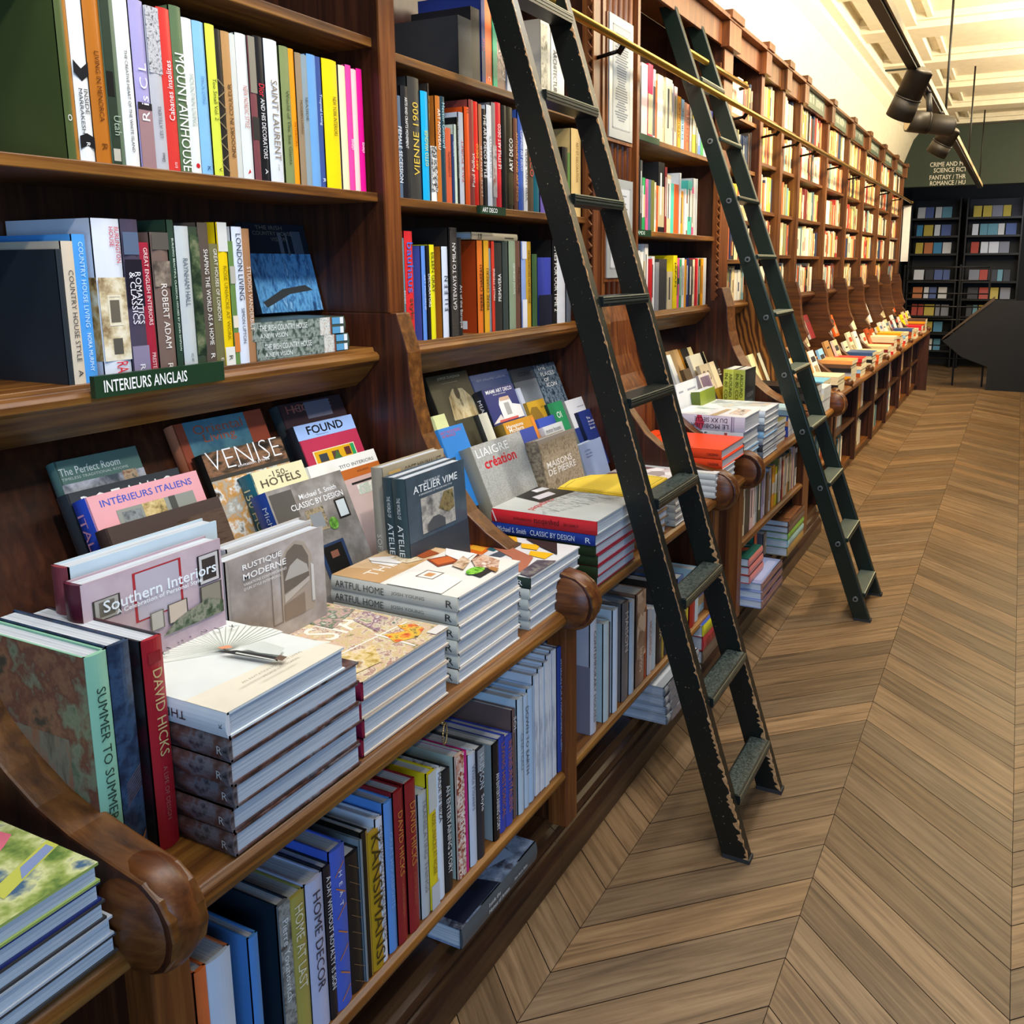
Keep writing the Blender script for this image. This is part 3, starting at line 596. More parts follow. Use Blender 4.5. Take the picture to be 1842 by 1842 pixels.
# ------------------------------------------------------------------ first bookcase: upper row
a1, a2, b1, b2 = zm(120, 120, 6.14), zm(400, 120, 6.14), zm(120, 380, 6.14), zm(400, 380, 6.14)
z2 = dict(z=a2); LNA = (60, 1018, 1740, 1203); va = lambda u: dict(z=a2, v=1212+.089*u)
ZIG = art(['2a2622', '3c3630', '1c1a18'], 60)
STONE = art(['6a4c28', 'a8814a', 'c9a66e', 'd9c9a4', 'efe4c8'], 30); FOLI = art(['2a3a20', '5c7048', '8a9470', 'b4a488', '6a4a3c'], 24)
row(a1, LNA, 1.452, 1.78, 'the row above the English sign', [
 (30, 120, .27, '4c5a30', ('O', 'e8e8e0', 1, .62, .7, .5), dict(cn='moss green')), (121, 164, .28, 'a8702c', None, dict(cn='copper brown')),
 (166, 330, .285, 'W', [('INSIDE', '333338', 1, .42, .66, .26, .66), ('MARRAKESH', '333338', 1, .42, .78, .26, .3), ('R', 'e8e8e8', 1, .845, .875, .25)], dict(front=(), sp=[('p', [(0, .20), (.5, .23), (1, .20), (1, .10), (.5, .13), (0, .10)], 'K'), ('p', [(0, .80), (.5, .74), (1, .80), (1, .70), (.5, .64), (0, .70)], 'K')])),
 (331, 505, .285, 'b36a1c', [('LIVING IN MENORCA', '5a2c0c', 1, .1, .66, .3), ('R', '6a3a10', 1, .84, .9, .35)], dict(cn='ochre')),
 (507, 660, .29, '5a6e58', ('Utah', '9fb09a', 1, .6, .76, .5), dict(cn='dark sage', back=[('r', 0, .08, .7, .95, FOLI)], sp=[('r', 0, 0, .62, 1, '2c3a2c'), ('r', .05, .03, .55, .13, 'b8b4a4'), ('r', 0, .55, .5, .75, '141614')])),
 (661, 815, .29, 'W', ('THE CREATIVE HEART OF THE WHITE ISLAND', '2a2a2a', 1, .05, .88, .2), None),
 (836, 990, .29, 'LV', [('R is C L', 'f0ecf0', -1, .0, .6, .55)], dict(sp=[('r', 0, 0, 1, .49, '9c7a7c'), ('r', 0, .49, 1, .55, '2a2426')], cn='lilac and dusty pink')),
 (991, 1135, .285, 'b9b9bf', [('LES ATELIERS', '6a6a72', -1, .45, .72, .25), ('Gibeaut', '2a2a2e', -1, .85, .93, .3)], dict(cn='pale grey', sp=[('r', 0, .83, 1, 1, art(['7a7a80', 'c8c8cc', '3a3a40'], 120))])),
 (1136, 1275, .29, 'd63a34', [('Cabanes insolites', 'f6ecec', -1, .05, .56, .42), ('ÉLYTIS', 'f0e0e0', -1, .92, .97, .3)], dict(cn='coral red')),
 (1277, 1400, .30, '5c7350', ('MOUNTAINHOUSE', 'f2f2ea', 1, .0, .99, .86), dict(cn='moss green with giant letters')),
 (1408, 1514, .285, 'e2e6e0', ('MOUNTAIN LIVING', 'b0b8ae', 1, .1, .56, .45), dict(cn='greenish white', sp=[('c', .55, .075, .2, 'R')])),
 (1517, 1639, .285, '86bce4', [('FINCA LIVING', '5a8cb4', 1, .1, .35, .3), ('K', '2a4a70', 1, .92, .96, .3)], dict(cn='sky blue')),
 (1641, 1740, .285, 'd8e04a', [('Too Small Vol. 2', '30341c', 1, .1, .48, .4), ('V', '30341c', 1, .92, .96, .3)], dict(cn='lime yellow')),
 (10, 89, .28, '2a2622', None, dict(**va(40), cn='black zigzag', sp=[('l', 0, .05+.1*i, 1, .12+.1*i, .06, '8a7a5a') if i % 2 else ('l', 1, .05+.1*i, 0, .12+.1*i, .06, '8a7a5a') for i in range(9)])),
 (90, 180, .28, 'b98c58', ('INDOORS IN COULEUR', '4a3420', -1, .1, .8, .45), dict(**va(130), cn='tan')),
 (182, 248, .28, 'cfd2cc', None, dict(**va(215), cn='stone grey')), (250, 366, .285, 'dfe4e2', ('NEW NORDIC STYLE', 'c0706a', 1, .1, .5, .4), dict(**va(300), cn='pale white', sp=[('p', [(.3, .05), (.6, .07), (.5, .1)], 'R')])),
 (368, 439, .285, '7a4448', None, dict(**va(400), cn='dusky red', sp=[('r', 0, .4, 1, .62, '3a3632'), ('r', 0, .85, 1, 1, '8a8474')])),
 (441, 545, .29, 'K', [('Dior', 'e03040', 1, .06, .18, .6), ('AND HIS DECORATORS', 'e8e8ea', 1, .2, .78, .42), ('A', 'e8e8ea', 1, .88, .93, .3)], dict(**va(490))),
 (548, 690, .29, 'dfe4ea', [('SAINT LAURENT', '8a7a62', 1, .0, .78, .48), ('AT HOME', '8a7a62', 1, .82, .88, .25)], dict(**va(620), cn='cool white')),
 (716, 815, .285, '84905c', ('World of The Sea Giants', '4a5232', 1, .05, .8, .35), dict(**va(765), cn='moss', back=[('r', 0, .05, .9, .95, FOLI)])),
 (818, 876, .285, 'f49a1a', ('INTERIORS', 'a85a08', 1, .35, .6, .4), dict(**va(845), cn='bright orange')), (878, 943, .28, 'TP', ('MODERN LIVING', '5a4a38', 1, .1, .45, .4), va(910)), (945, 1010, .28, '8d9da4', ('SEASIDE', '4a565c', 1, .05, .3, .4), dict(**va(978), cn='blue grey')),
 (1013, 1106, .285, '6ea4dc', None, dict(**va(1060), cn='azure')), (1110, 1165, .285, '3e5490', [('Tropical Living', 'dfe6f4', 1, .0, .33, .6), ('R', 'dfe6f4', 1, .9, .96, .5)], dict(**va(1138), cn='denim blue')),
 (1168, 1326, .285, 'f2d410', ('NEW YORK INTERIORS', '22201a', 1, .0, .42, .33, .66), dict(**va(1250), cn='yellow')), (1340, 1413, .28, 'C', None, va(1380)),
 (1414, 1475, .285, 'f0459a', ('chintz', 'fce0f0', -1, .42, .54, .5), dict(**va(1445), cn='bright pink')), (1477, 1543, .28, 'PK', None, va(1510)), (1545, 1606, .285, 'M', ('chintz', 'fce0f0', -1, .43, .55, .5), va(1575))], group='art books above the English sign', vis=.72)
# ------------------------------------------------------------------ first bookcase: row on the sign shelf
vb = lambda: dict(z=b2)
LNB = (60, 1880, 1740, 1690)
LILAC = art(['2a2632', '5c5468', '9c92ac', 'c8c0d4', '3a3440'], 18); GREYPH = art(['3c342e', '6e6258', '9c8c7c', 'c4b8a8'], 20); FOREST = art(['16221a', '2c3c2a', '4e5e40', '8a8a6a'], 26)
row(b1, LNB, 1.478, 1.398, 'the row on the English sign shelf', [
 (40, 98, 420, '2c3238', None, dict(cn='charcoal')), (100, 226, 330, 'd8c8b0', [('COUNTRY HOUSE STYLE', '3a3a3e', 1, .2, .84, .42), ('A', '222226', 1, .9, .95, .4)], dict(cn='sand', du=-60)),
 (228, 366, 255, '4f9ee6', [('COUNTRY HOUSE LIVING', 'bfe0f8', 1, .05, .62, .36), ('NORA MURPHY', 'd8ecfa', 1, .66, .92, .32)], dict(cn='bright blue', du=-90)),
 (440, 736, 82, 'dfe4ee', [('BURLINGTON', 'c8283a', 1, .05, .27, .16, .82), ('HOUSE', 'c8283a', 1, .05, .17, .16, .62), ('RA', 'd8202c', 1, .89, .96, .42, .6)], dict(cn='thick white and stone', du=-110, w=.24, back=[('r', 0, .12, 1, .64, STONE)], sp=[('r', 0, .12, 1, .64, art(['8a7250', 'cbb993', 'e6dcc0', 'f0e8d4'], 26)), ('r', .35, .36, .7, .5, '6a6254'), ('r', .35, .16, .7, .26, '5a564c'), ('f', .28, .34, .78, .53, .05, 'e8dec4')])),
 (738, 921, 92, '4c4456', [('ROMANTICS', 'f0eef4', 1, .33, .66, .34, .68), ('& CLASSICS', 'f0eef4', 1, .33, .66, .34, .34), ('R', 'e8e8ec', 1, .92, .96, .3)], dict(cn='lilac and black', du=-70, sp=[('r', 0, .45, 1, .75, '221e2a'), ('r', 0, 0, 1, .2, '8c829c'), ('r', .0, .78, .9, .92, '5a6a84')], cover=LILAC)),
 (928, 1030, 345, 'a8283c', [('GREAT ENGLISH INTERIORS', 'f2dcd8', 1, .04, .62, .42), ('PRESTEL', 'f0d0d0', 1, .83, .97, .4)], dict(cn='burgundy', du=-60)),
 (1058, 1238, 235, '7a645a', [('ROBERT ADAM', 'f0e8e0', 1, .36, .82, .36), ('R', 'f0e8e0', 1, .93, .97, .3)], dict(cn='plastic-wrapped brown', du=-70, sp=[('r', 0, .62, 1, .8, GREYPH), ('r', 0, .88, 1, 1, '5c564e')], back=[('r', 0, .1, .8, .6, GREYPH)])),
 (1240, 1308, 95, '2e4434', [('BUILDING BEAUTIFUL CLASSICAL HOUSES BY JOHN SIMPSON', 'd8e8d8', 1, .12, .86, .4)], dict(cn='dark green', du=-110)),
 (1310, 1456, 165, 'c6cccc', [('RAYNHAM HALL', '4a5a68', 1, .22, .55, .36), ('ACC ART', '3a3a3a', 1, .88, .94, .25)], dict(cn='silver grey', du=-80)),
 (1458, 1554, 170, '3c4a38', None, dict(cn='mossy green', cover=FOREST, sp=[('r', 0, .1, 1, .95, FOREST)], du=-110)), (1556, 1665, 125, '5c5046', [('SHAPING THE WORLD AS A HOME', 'f0ece4', 1, .18, .84, .42), ('R', 'f0ece4', 1, .9, .95, .4)], dict(cn='dark taupe', du=-120)),
 (1667, 1762, 360, '74704a', [('GREAT HOUSES OF LONDON', 'ece8d8', 1, .04, .62, .38), ('E', 'ece8d8', 1, .93, .97, .3)], dict(cn='olive', du=-70)),
 (43, 146, 120, 'f0cc10', [('ROSE UNIACKE AT WORK', '8a7410', 1, .3, .82, .36), ('R', '5a5a4a', 1, .93, .97, .4)], dict(z=b2, v=1690, cn='yellow and white', du=-160, sp=[('r', 0, .8, 1, 1, 'd8d8d4'), ('r', 0, 0, 1, .13, 'e8e6dc')])),
 (148, 205, 330, '6a8a4a', None, dict(z=b2, v=1680, cn='grass green', sp=[('r', 0, .1, 1, .26, 'd8803c'), ('r', 0, .3, 1, .4, 'e8dcc8'), ('r', 0, .66, 1, .8, 'b8b4a8')], du=-110)),
 (206, 316, 168, 'dfe6f4', [('LONDON LIVING', '2a2e3a', 1, .05, .53, .5), ('SIMON UPTON', '4a4e58', 1, .59, .85, .32)], dict(z=b2, v=1670, cn='cool white', du=-160)),
 (318, 400, 190, 'a87a54', [('STUDIOS VANDERBILT', 'ecdccc', 1, .28, .76, .5)], dict(z=b2, v=1660, cn='tan', du=-120))], group='art books on the English sign shelf')
# plastic-wrapped house book facing out, on two lying copies
IRV = art(['2c3a30', '5a6a60', '9aa49c', '3a443c'], 60)
lx0 = ony(*b2(370, 1655), 1.485).x; lx1 = ony(*b2(1390, 1520), 1.485).x
zz = 1.3985
for i, lb in enumerate(('lower of the two mottled green books lying at the far end of the sign shelf', 'upper of the two mottled green books lying under the wrapped blue book')):
    dxx = (.0, -.012)[i]
    book((lx1+dxx, 1.484, zz), LYINGX, .0415, .19, lx1-lx0, '3e4a42', '46544a', None, (), (), [('r', 0, .30, 1, 1, IRV), ('r', .0, .18, 1, .30, art(['8a8e88', 'd8dad4', 'b8aaa0'], 80)), ('r', .04, .07, .42, .16, '5a9ac4'), ('r', .58, .07, .96, .16, '5a9ac4'), ('r', .04, .03, .42, .07, 'e4e8ec'), ('r', .58, .03, .96, .07, 'e4e8ec'), ('r', 0, .17, 1, .185, '7a4a3a')], lb, 'lying country house books')
    o_ = bpy.context.scene.collection.objects[-1]
    m = MB()
    for tx, q, hh, ww in (('THE IRISH COUNTRY HOUSE', .52, .013, .15), ('A NEW VISION', .14, .010, .085)):
        put_text(m, tx, (lx0+dxx+.022, 1.484-.0058, zz+.0415*q), (1, 0, 0), (0, 0, 1), (0, -1, 0), ww, hh, mat('e8ece8', .5), .005, .0006)
    rt = [o for o in COL.objects if o.get('label') == lb][0]
    t_ = m.build('spine_title', None, recalc=False); t_.parent = rt; t_.matrix_parent_inverse = rt.matrix_world.inverted()
    zz += .042
WRAP = art(['2a4a74', '4a86c0', '6aaee0', '3a6ea4', '8cc4ec'], 12, (1, 3, 1.2), 5, rough=.16)
lean(b2(190, 120), b2(865, 60), 1.455, .33, .028, 14, 'large plastic-wrapped blue book facing out on the sign shelf', '1c2430', front=[('r', 0, 0, 1, .66, WRAP), ('p', [(.05, .12), (.4, .26), (.78, .30), (.9, .24), (.5, .2), (.1, .06)], '3a3e40'), ('r', .52, .66, .58, .9, '5a6470'), ('r', .64, .64, .67, .9, '5a6470'), ('r', .74, .66, .9, .92, '4a5664'),  # top third of the cover dark: shadow of the shelf above painted in
   ('t', 'THE IRISH', .2, .93, .42, .045, '7a7468'), ('t', 'COUNTRY HOUSE', .14, .865, .62, .045, '7a7468'), ('t', 'VISION', .40, .80, .26, .045, '7a7468')], zmin=1.484)
# ------------------------------------------------------------------ first bookcase: books facing out on the slope
R0, R1, R2, R3 = 1.388, 1.343, 1.298, 1.254
DKPH = art(['1c1612', '4a3a2c', '7a6450', 'a89478'], 22); GREYROOM = art(['6a6661', '7c7670', '948e88', 'a8a29c'], 12); WARMROOM = art(['5a3a24', 'a8743c', 'd8b88a', 'ece0cc', '8a5a30'], 16)
lean((95, 832), (243, 801.7), R0, .27, .025, 23, 'grey-green face-out book with white script, deepest at the near end of the slope', '5a7a72', front=[('t', 'The Perfect Room', .02, .74, .72, .1, 'e0e8e4'), ('t', 'TIMELESS TRADITIONAL ROOMS', .02, .66, .8, .035, 'c8d4cc'), ('r', 0, 0, 1, .6, art(['8a90a4', 'c0c4d0', '4a5460'], 14)), ('r', .72, .46, .9, .62, art(['2a3a44', 'c8b090', '8a5a48'], 90))], fs=0.43)
lean((309, 765), (468, 736), R0, .30, .03, 23, 'face-out book with rust letters on a blue-grey panel', '9c4a34', 'b87050', front=[('r', .1, 0, .78, 1, art(['3a6a80', '5a8a98', '4a7c90'], 10)), ('t', 'Oriental', .18, .78, .55, .13, 'b05a40'), ('t', 'Living', .26, .6, .42, .15, 'b05a40')], fs=0.48)
lean((498, 730), (614, 718), R0, .29, .03, 23, 'dark plum face-out book in the shadow under the display shelf', '3c2c30', '33383a', front=[('t', 'HOUSE', .2, .72, .6, .13, '8a6a60'), ('r', .38, .5, .78, .95, '6c6c7c'), ('t', 'HO', .1, .72, .26, .13, '9a5a50')], fs=0.33)
lean((118, 889), (319.5, 842), R1, .28, .03, 23, 'charcoal face-out book mostly hidden behind the pink cover', '2e343a', front=[('t', 'B O T A N I C', .1, .86, .8, .1, 'd8dcdc')])
lean((361, 818), (504, 786), R1, .31, .032, 23, 'dark photographic face-out book with large thin white letters', '2a2420', '15120f', front=[('r', 0, .45, 1, 1, art(['1c1814', '4c3c2e', '8a6448', '2a2620'], 14, (1, 1, 3))), ('t', 'VENISE', .04, .62, .9, .26, 'f0f0f0', -.022), ('t', 'invitation privée', .36, .57, .5, .05, 'e8e8e8'), ('r', 0, 0, 1, .44, art(['d8dcd8', 'a8a8a0', 'c8903c', 'e0e4e2', '4a3a24'], 20)), ('r', 0, .44, 1, .52, '3c3832')], fs=0.36)
lean((527, 768), (631, 745), R1, .30, .028, 23, 'sky blue and crimson face-out book with a yellow house picture', 'b83450', '1e2026', front=[('r', 0, .70, 1, 1, '9cb8e8'), ('t', 'FOUND', .18, .78, .62, .13, '16161a', .02), ('t', 'The Life Long Dinner', .3, .735, .4, .02, '3a4a6a'), ('r', .14, 0, .86, .44, 'e8e0c0'), ('r', .16, 0, .84, .425, 'd8a41c'), ('r', .22, .2, .36, .36, '3c4248'), ('r', .44, .2, .56, .36, '5c4038'), ('r', .66, .22, .76, .38, '5c3028'), ('r', .78, .1, .84, .42, '2a9a5a'), ('p', [(.4, .1), (.62, .1), (.52, .36)], '4a6a3a')], fs=0.42)
lean((151, 896), (353, 848), R2, .27, .038, 23, 'pink face-out book with blue capitals and a blue spine', 'e0a0a6', '2f50c0', ('ITALIENS', 'f0a8c0', 1, .1, .6, .5), [('t', 'INTÉRIEURS ITALIENS', .1, .76, .82, .11, '3a56b8', .006), ('r', .2, .12, .9, .64, '8c9088'), ('r', .42, .12, .62, .64, art(['6a5a34', 'c4ac74', 'd8c898'], 60)), ('r', .24, .12, .4, .58, art(['3c4244', '8a9092', '5a6062'], 40)), ('r', .66, .12, .72, .64, '4a4c48')], fs=0.38)
lean((449, 852), (543, 829), R2, .27, .04, 23, 'cream face-out book with brown lettering and a teal spine', 'e4dcb0', '1f6676', ('150 HOTELS', 'd8d0a0', 1, .12, .7, .5), [('t', '-150-', .3, .8, .42, .09, '5a4c3c'), ('t', 'HOTELS', .12, .62, .76, .12, '5a4c3c', .01)], fs=0.38)
lean((550, 841), (672, 807), R2, .30, .03, 23, 'white face-out book with an orange band and a bookshelf picture', 'e8e6de', 'e0ddd0', None, [('t', 'TITO INTERIORS', .42, .80, .52, .05, '4a4a4a'), ('r', .4, .58, 1, .76, 'b86428'), ('t', 'AGUARES', .64, .66, .18, .03, '5a2a10'), ('r', .4, .50, 1, .58, 'c8a8a0'), ('r', .4, 0, 1, .5, 'c0aaa4'), ('r', .5, .46, 1, .5, '2a2624'), ('r', .56, .25, 1, .44, art(['d8c4bc', 'a8b8a8', 'e4dcd4'], 60))], fs=0.45)
lean((188, 951), (397, 903), R3, .24, .03, 23, 'dark chocolate face-out book below the pink cover', '4a3c38', front=[('r', .55, 0, 1, .9, art(['4c3a32', '5c4a3e', '3a2c26'], 20, (1, 1, 8)))])
lean((476, 886), (611, 844), R3, .31, .046, 23, 'grey interior-photograph face-out book with a blue patterned spine', '7c7872', '24489a', ('Michael S. Smith', 'dfe8f4', 1, .1, .6, .3, .75), [('r', 0, 0, 1, 1, GREYROOM), ('r', .02, .62, .3, .95, '5c5852'), ('t', 'Michael S. Smith', .36, .80, .5, .06, 'f0f0f0', .006), ('t', 'CLASSIC BY DESIGN', .22, .70, .7, .07, 'f0f0f0', .006), ('r', .36, .38, .6, .66, art(['3a342e', 'a89878', '5a5248'], 60)), ('r', .4, .42, .56, .6, '8a8e92'), ('f', .76, .44, .92, .68, .02, '22201e'), ('r', .78, .46, .9, .66, 'c4ccce'), ('c', .66, .42, .06, art(['2a5a1c', '7ab04a'], 80)), ('r', .36, 0, .7, .22, '2a3c5c'), ('r', .4, 0, .66, .19, '1a1816'), ('r', .48, .04, .58, .12, '8a5a48'), ('r', .1, .3, .3, .55, '6a665e')], fs=0.62)
# ------------------------------------------------------------------ first bookcase: upright groups on the counter
PINKROOM = art(['a8909c', 'b8a2ac', 'c4b0b8'], 8)
lean((120, 1022), (389, 939), 1.215, .36, .036, 0, 'pale blue-edged face-out book just behind the framed-pictures cover', 'c0d2dc', '8a4048')
lean((143, 1054), (395, 971), 1.172, .35, .036, 0, 'mauve face-out book with a red frame and hung pictures on its cover', 'b49aa4', '5a2030', None, [('r', 0, 0, 1, 1, PINKROOM), ('f', .33, .3, .68, .93, .018, 'a82c34'), ('r', .35, .32, .66, .91, 'b8b0bc'), ('f', .06, .5, .24, .76, .014, '3a3634'), ('r', .074, .51, .226, .75, 'a8a49c'), ('r', .1, .54, .2, .72, '6c675c'), ('f', .8, .46, .98, .86, .014, '242224'), ('r', .815, .47, .965, .85, 'c4c0c0'), ('r', .835, .51, .945, .8, '3c3634'),
   ('f', .8, .1, .98, .44, .014, '4a4440'), ('r', .815, .11, .965, .43, '8a8474'), ('f', .55, .12, .7, .38, .012, '4a4440'), ('r', .56, .13, .69, .37, 'c4b4a4'), ('f', .42, .12, .52, .36, .01, '6a645c'), ('r', .43, .13, .51, .35, 'b4b0a8'), ('p', [(.5, .0), (.98, .0), (.98, .16), (.86, .26), (.7, .2), (.6, .14)], art(['2a3a28', '4a5a44', '8a8a78', '3a4a3a'], 50)), ('t', 'Southern Interiors', .12, .585, .82, .095, 'e6eef4', .012), ('t', 'A Celebration of Personal Style', .2, .50, .62, .05, 'e6eef4', .008)], fs=0.36)
TAUPE = art(['7c746e', '948a84', 'a89e98', 'b8b0ac'], 7, rough=.2)
lean((405, 990), (560, 944), 1.222, .31, .034, 0, 'pale grey face-out book behind the one showing an old door', 'c4c0bc', 'a8a8b0')
lean((401, 1013), (580, 948), 1.186, .31, .034, 0, 'grey-taupe face-out book showing an old arched door and white capitals', '9c948e', '9c98a0', None, [('r', .04, 0, 1, 1, TAUPE), ('p', [(.52, .0), (.52, .72), (.58, .88), (.68, .95), (.78, .9), (.86, .7), (.87, 0)], 'a89a8c'), ('p', [(.55, .34), (.55, .72), (.6, .85), (.68, .91), (.76, .86), (.82, .7), (.82, .42)], '6c6258'), ('p', [(.56, .5), (.62, .66), (.7, .72), (.8, .6), (.82, .5)], 'b0aaa2'), ('p', [(.55, .22), (.82, .38), (.82, .44), (.55, .32)], 'bcb2a8'), ('p', [(.54, .0), (.54, .2), (.76, .26), (.76, 0)], '8a7868'), ('p', [(.84, .1), (.87, .1), (.87, .56), (.84, .6)], 'd0ccc8'), ('f', .42, .0, .52, .9, .006, '6a5c50'),
   ('t', 'RUSTIQUE', .16, .82, .42, .07, 'f0eeec', .012), ('t', 'MODERNE', .16, .71, .42, .07, 'f0eeec', .012), ('t', 'VARIATIONS CONTEMPORAINES', .16, .645, .42, .03, 'e4e2e0'), ('t', "D'UN STYLE INTEMPOREL", .16, .59, .36, .03, 'e4e2e0')], fs=0.5)
lean((686, 842), (797.6, 811), 1.245, .345, .03, 2, 'taupe face-out book behind the two slate blue copies', 'b0a084', '9c9484', ('SOFT MINIMALIST', 'd8d0c0', 1, .45, .92, .4), [('t', 'SOFT MINIMALIST', .35, .90, .6, .06, '5a5240'), ('r', .1, .86, .28, .96, 'd8b06a')])
VIME = art(['3a4650', '42505a', '4c5a66'], 10, rough=.16)
for i in (1, 0):
    lean((727-18*i, 863-3*i), (834-14*i, 830-5*i), 1.155+.0345*i, .345, .034, 3, ('slate blue face-out book with a garden arch picture, front copy', 'slate blue face-out book half hidden behind its identical front copy')[i], VIME, '2e4248', [('THE WORLD OF', 'd0d8d8', 1, .12, .26, .3), ('ATELIER VIME', 'd8dede', 1, .3, .72, .42)], [('t', 'THE WORLD OF', .3, .865, .26, .03, 'e0e6e8'), ('t', 'ATELIER VIME', .12, .765, .74, .09, 'e8ecec', .006), ('t', 'A RENAISSANCE OF WICKER AND STYLE', .2, .72, .56, .022, 'd8dede'), ('r', .22, .2, .78, .68, art(['5a5a58', '8c8a84', 'b4b0a4', '6a6a6c'], 26)), ('p', [(.3, .2), (.3, .3), (.4, .38), (.5, .38), (.6, .3), (.6, .2)], '4a4e50'), ('p', [(.5, .46), (.6, .66), (.76, .66), (.77, .4), (.66, .36)], art(['3a3a24', '8a7a50', '5a4a34'], 70)), ('r', 0, .0, 1, .14, '343c44')], group='slate blue copies', fs=.5)
# standing at the near end of the counter: mint, navy, red
y0 = 1.035
FLOR = art(['5a6a4c', '8a8a6c', '7a4a3a', '9c6a4c', '4a4438'], 14)
book((.700, y0, .7805), UPR, .0315, .24, .329, '8fc4a6', '8fc4a6', [('SUMMER TO SUMMER', '24403a', 1, .14, .72, .42), ('HOUSES BY THE SEA', '4a7a64', 1, .78, .97, .22)], (), [('r', 0, 0, 1, 1, FLOR), ('r', .3, 0, .8, .62, art(['6a4030', 'a0684a', '8a8068', '5a4a3c'], 20, (1, 1, .3)))], (), 'mint green upright book with dark capitals at the near end of the counter')
book((.733, y0, .7805), UPR, .0325, .24, .331, art(['1a2436', '24344c', '2e4460', '1c2a40'], 30), art(['1a2436', '24344c', '344c68', '1c2a40'], 26), None, (), (), [('p', [(.2, .12), (.7, .10), (.9, .16), (.6, .115), (.2, .125)], 'a86a3c'), ('p', [(.2, .10), (.65, .08), (.85, .1), (.6, .09), (.2, .105)], 'a86a3c')]+[('l', .15, .30+.014*i, .85, .36+.014*i, .012, '7a5a4c') for i in range(8)], 'navy patterned upright book between the mint and the red ones')
book((.784, y0, .7805), UPR, .033, .245, .318, art(['141618', '4a1c24', '2a2226', '3a3a3c'], 10), 'a01c28', [('DAVID HICKS', 'c8b078', 1, .14, .55, .46, .55, 0), ('A LIFE OF DESIGN', 'a8605c', 1, .6, .86, .2)], (), (), [('r', .2, .89, .8, .94, '8a1822')], 'tall dark red upright book with gold capitals on the counter')
# ------------------------------------------------------------------ first bookcase: flat piles
BED = art(['1c1a1c', '3a2a28', '5a3c34', '6a6468', '241f22'], 16)
W_, HH = .277, .33
fan = [('r', 0, 0, 1, 1, 'dfe4e0'), ('p', [(.0, .0), (1, 0), (1, .12), (.55, .22), (0, .26)], 'e6dfcc')]
wq, hq, fx, fy, fr_ = .245, .315, .60, .50, .105
fpts = [(fx+fr_*math.cos(t)/wq, min(.995, fy+fr_*math.sin(t)/hq)) for t in [math.radians(-14+156*i/20) for i in range(21)]]
fan.append(('p', [(fx, fy-.01)]+fpts, 'e2e6de'))
for i in range(27):
    t_ = math.radians(-14+156*i/26); fan.append(('l', fx, fy, fx+fr_*math.cos(t_)/wq, min(.99, fy+fr_*math.sin(t_)/hq), .0021, '9aa096'))
for i, ch in enumerate('KINFOLK'):
    t_ = math.radians(128-15*i); fan.append(('t', ch, min(.95, fx+fr_*.86*math.cos(t_)/wq)-.02, min(.93, fy+fr_*.86*math.sin(t_)/hq)-.02, .04, .04, '2a2a2c'))
fan += [('p', [(.53, .49), (.60, .42), (.635, .18), (.59, .14), (.56, .3)], '2c2c2e'), ('p', [(.56, .40), (.575, .40), (.60, .17), (.59, .15)], 'd8dcd4'), ('p', [(.64, .44), (.78, .38), (.76, .22), (.66, .18), (.63, .3)], 'ccd2cc'), ('p', [(.57, .53), (.63, .50), (.62, .46), (.57, .49)], 'e0946c'), ('p', [(.6, .17), (.66, .18), (.66, .13), (.6, .12)], '6a5648'), ('t', 'AN INVITATION FOR SLOW LIVING', .26, .105, .5, .018, '8a8474'), ('t', 'PEOPLE AND PLACES', .38, .065, .3, .014, 'a09a8a')]
items = []
for i in range(5):
    items.append((.0362, W_, HH, dict(cover=BED, spine=BED, title=[('R', 'b8b4b0', 1, .94, .97, .34)], label='dark photographic book, %s in the pile below the white fan cover' % ('lowest', 'second from bottom', 'middle one', 'second from top', 'topmost dark one')[i], group='dark copies under the fan book')))
zt = stack(.825, .927, .7805, items)
book((.825, .928, zt), LYING, .0375, .245, .315, 'e2e6e4', 'd8dade', ('THE KINFOLK HOME', '2a2a30', -1, .1, .76, .34), fan, (), [('t', 'K', .4, .02, .2, .02, '4a4a50')], 'white book with a grey fan and dark dress, on top of the first pile')
ASIA = art(['6a7a3c', 'b8a078', 'd8b8a8', 'c4b070', 'dcd0bc', '9a6a5c', 'e4d8c4', '5a6a54'], 26, detail=8)
items = []
for i in range(4):
    fr = [('r', 0, 0, 1, 1, ASIA), ('t', 'ASIA', .22, .50, .62, .26, 'ece6da', .0), ('l', .0, .36, .95, .28, .008, 'e8e4da'), ('l', .62, .02, .66, .34, .01, 'e8e4da'), ('p', [(.60, .15), (.68, .28), (.8, .2), (.86, .3), (.94, .22), (.9, .12), (.75, .08)], art(['a83c24', 'd86a34', 'e8c040', '5a4a3a'], 50)), ('p', [(.7, .34), (.95, .42), (.98, .62), (.8, .6)], art(['5a7a4c', 'd8c8b0', '7a4a6a', 'e0d8d0'], 60)), ('p', [(.6, .62), (.98, .7), (.9, .95), (.6, .9)], art(['8aa05c', 'c8a0a0', '3c6a44', 'dcd0c8'], 50)), ('p', [(.0, .1), (.3, .06), (.5, .24), (.3, .32), (.0, .3)], art(['a88a34', 'd8c080', 'e0d0b8', '9a7a4a'], 46)), ('r', .84, .0, 1, .07, 'd8d4d0')]
    items.append((.0343, .262, .315, dict(cover='d4c4b0', spine='7c1636', title=[('ASIA', 'c86a88', 1, .3, .6, .4), ('|||', 'e8d0d8', 1, .9, .95, .45)], front=fr if i == 3 else (), back=[('r', 0, 0, 1, 1, 'c81a6a' if i in (3,) else '8a1c44')], label='%s floral book with a wine red spine in the four-copy pile' % ('lowest', 'second from bottom', 'third from bottom', 'topmost')[i], group='floral copies with wine red spines')))
stack(1.115, .934, .7805, items)
items = []
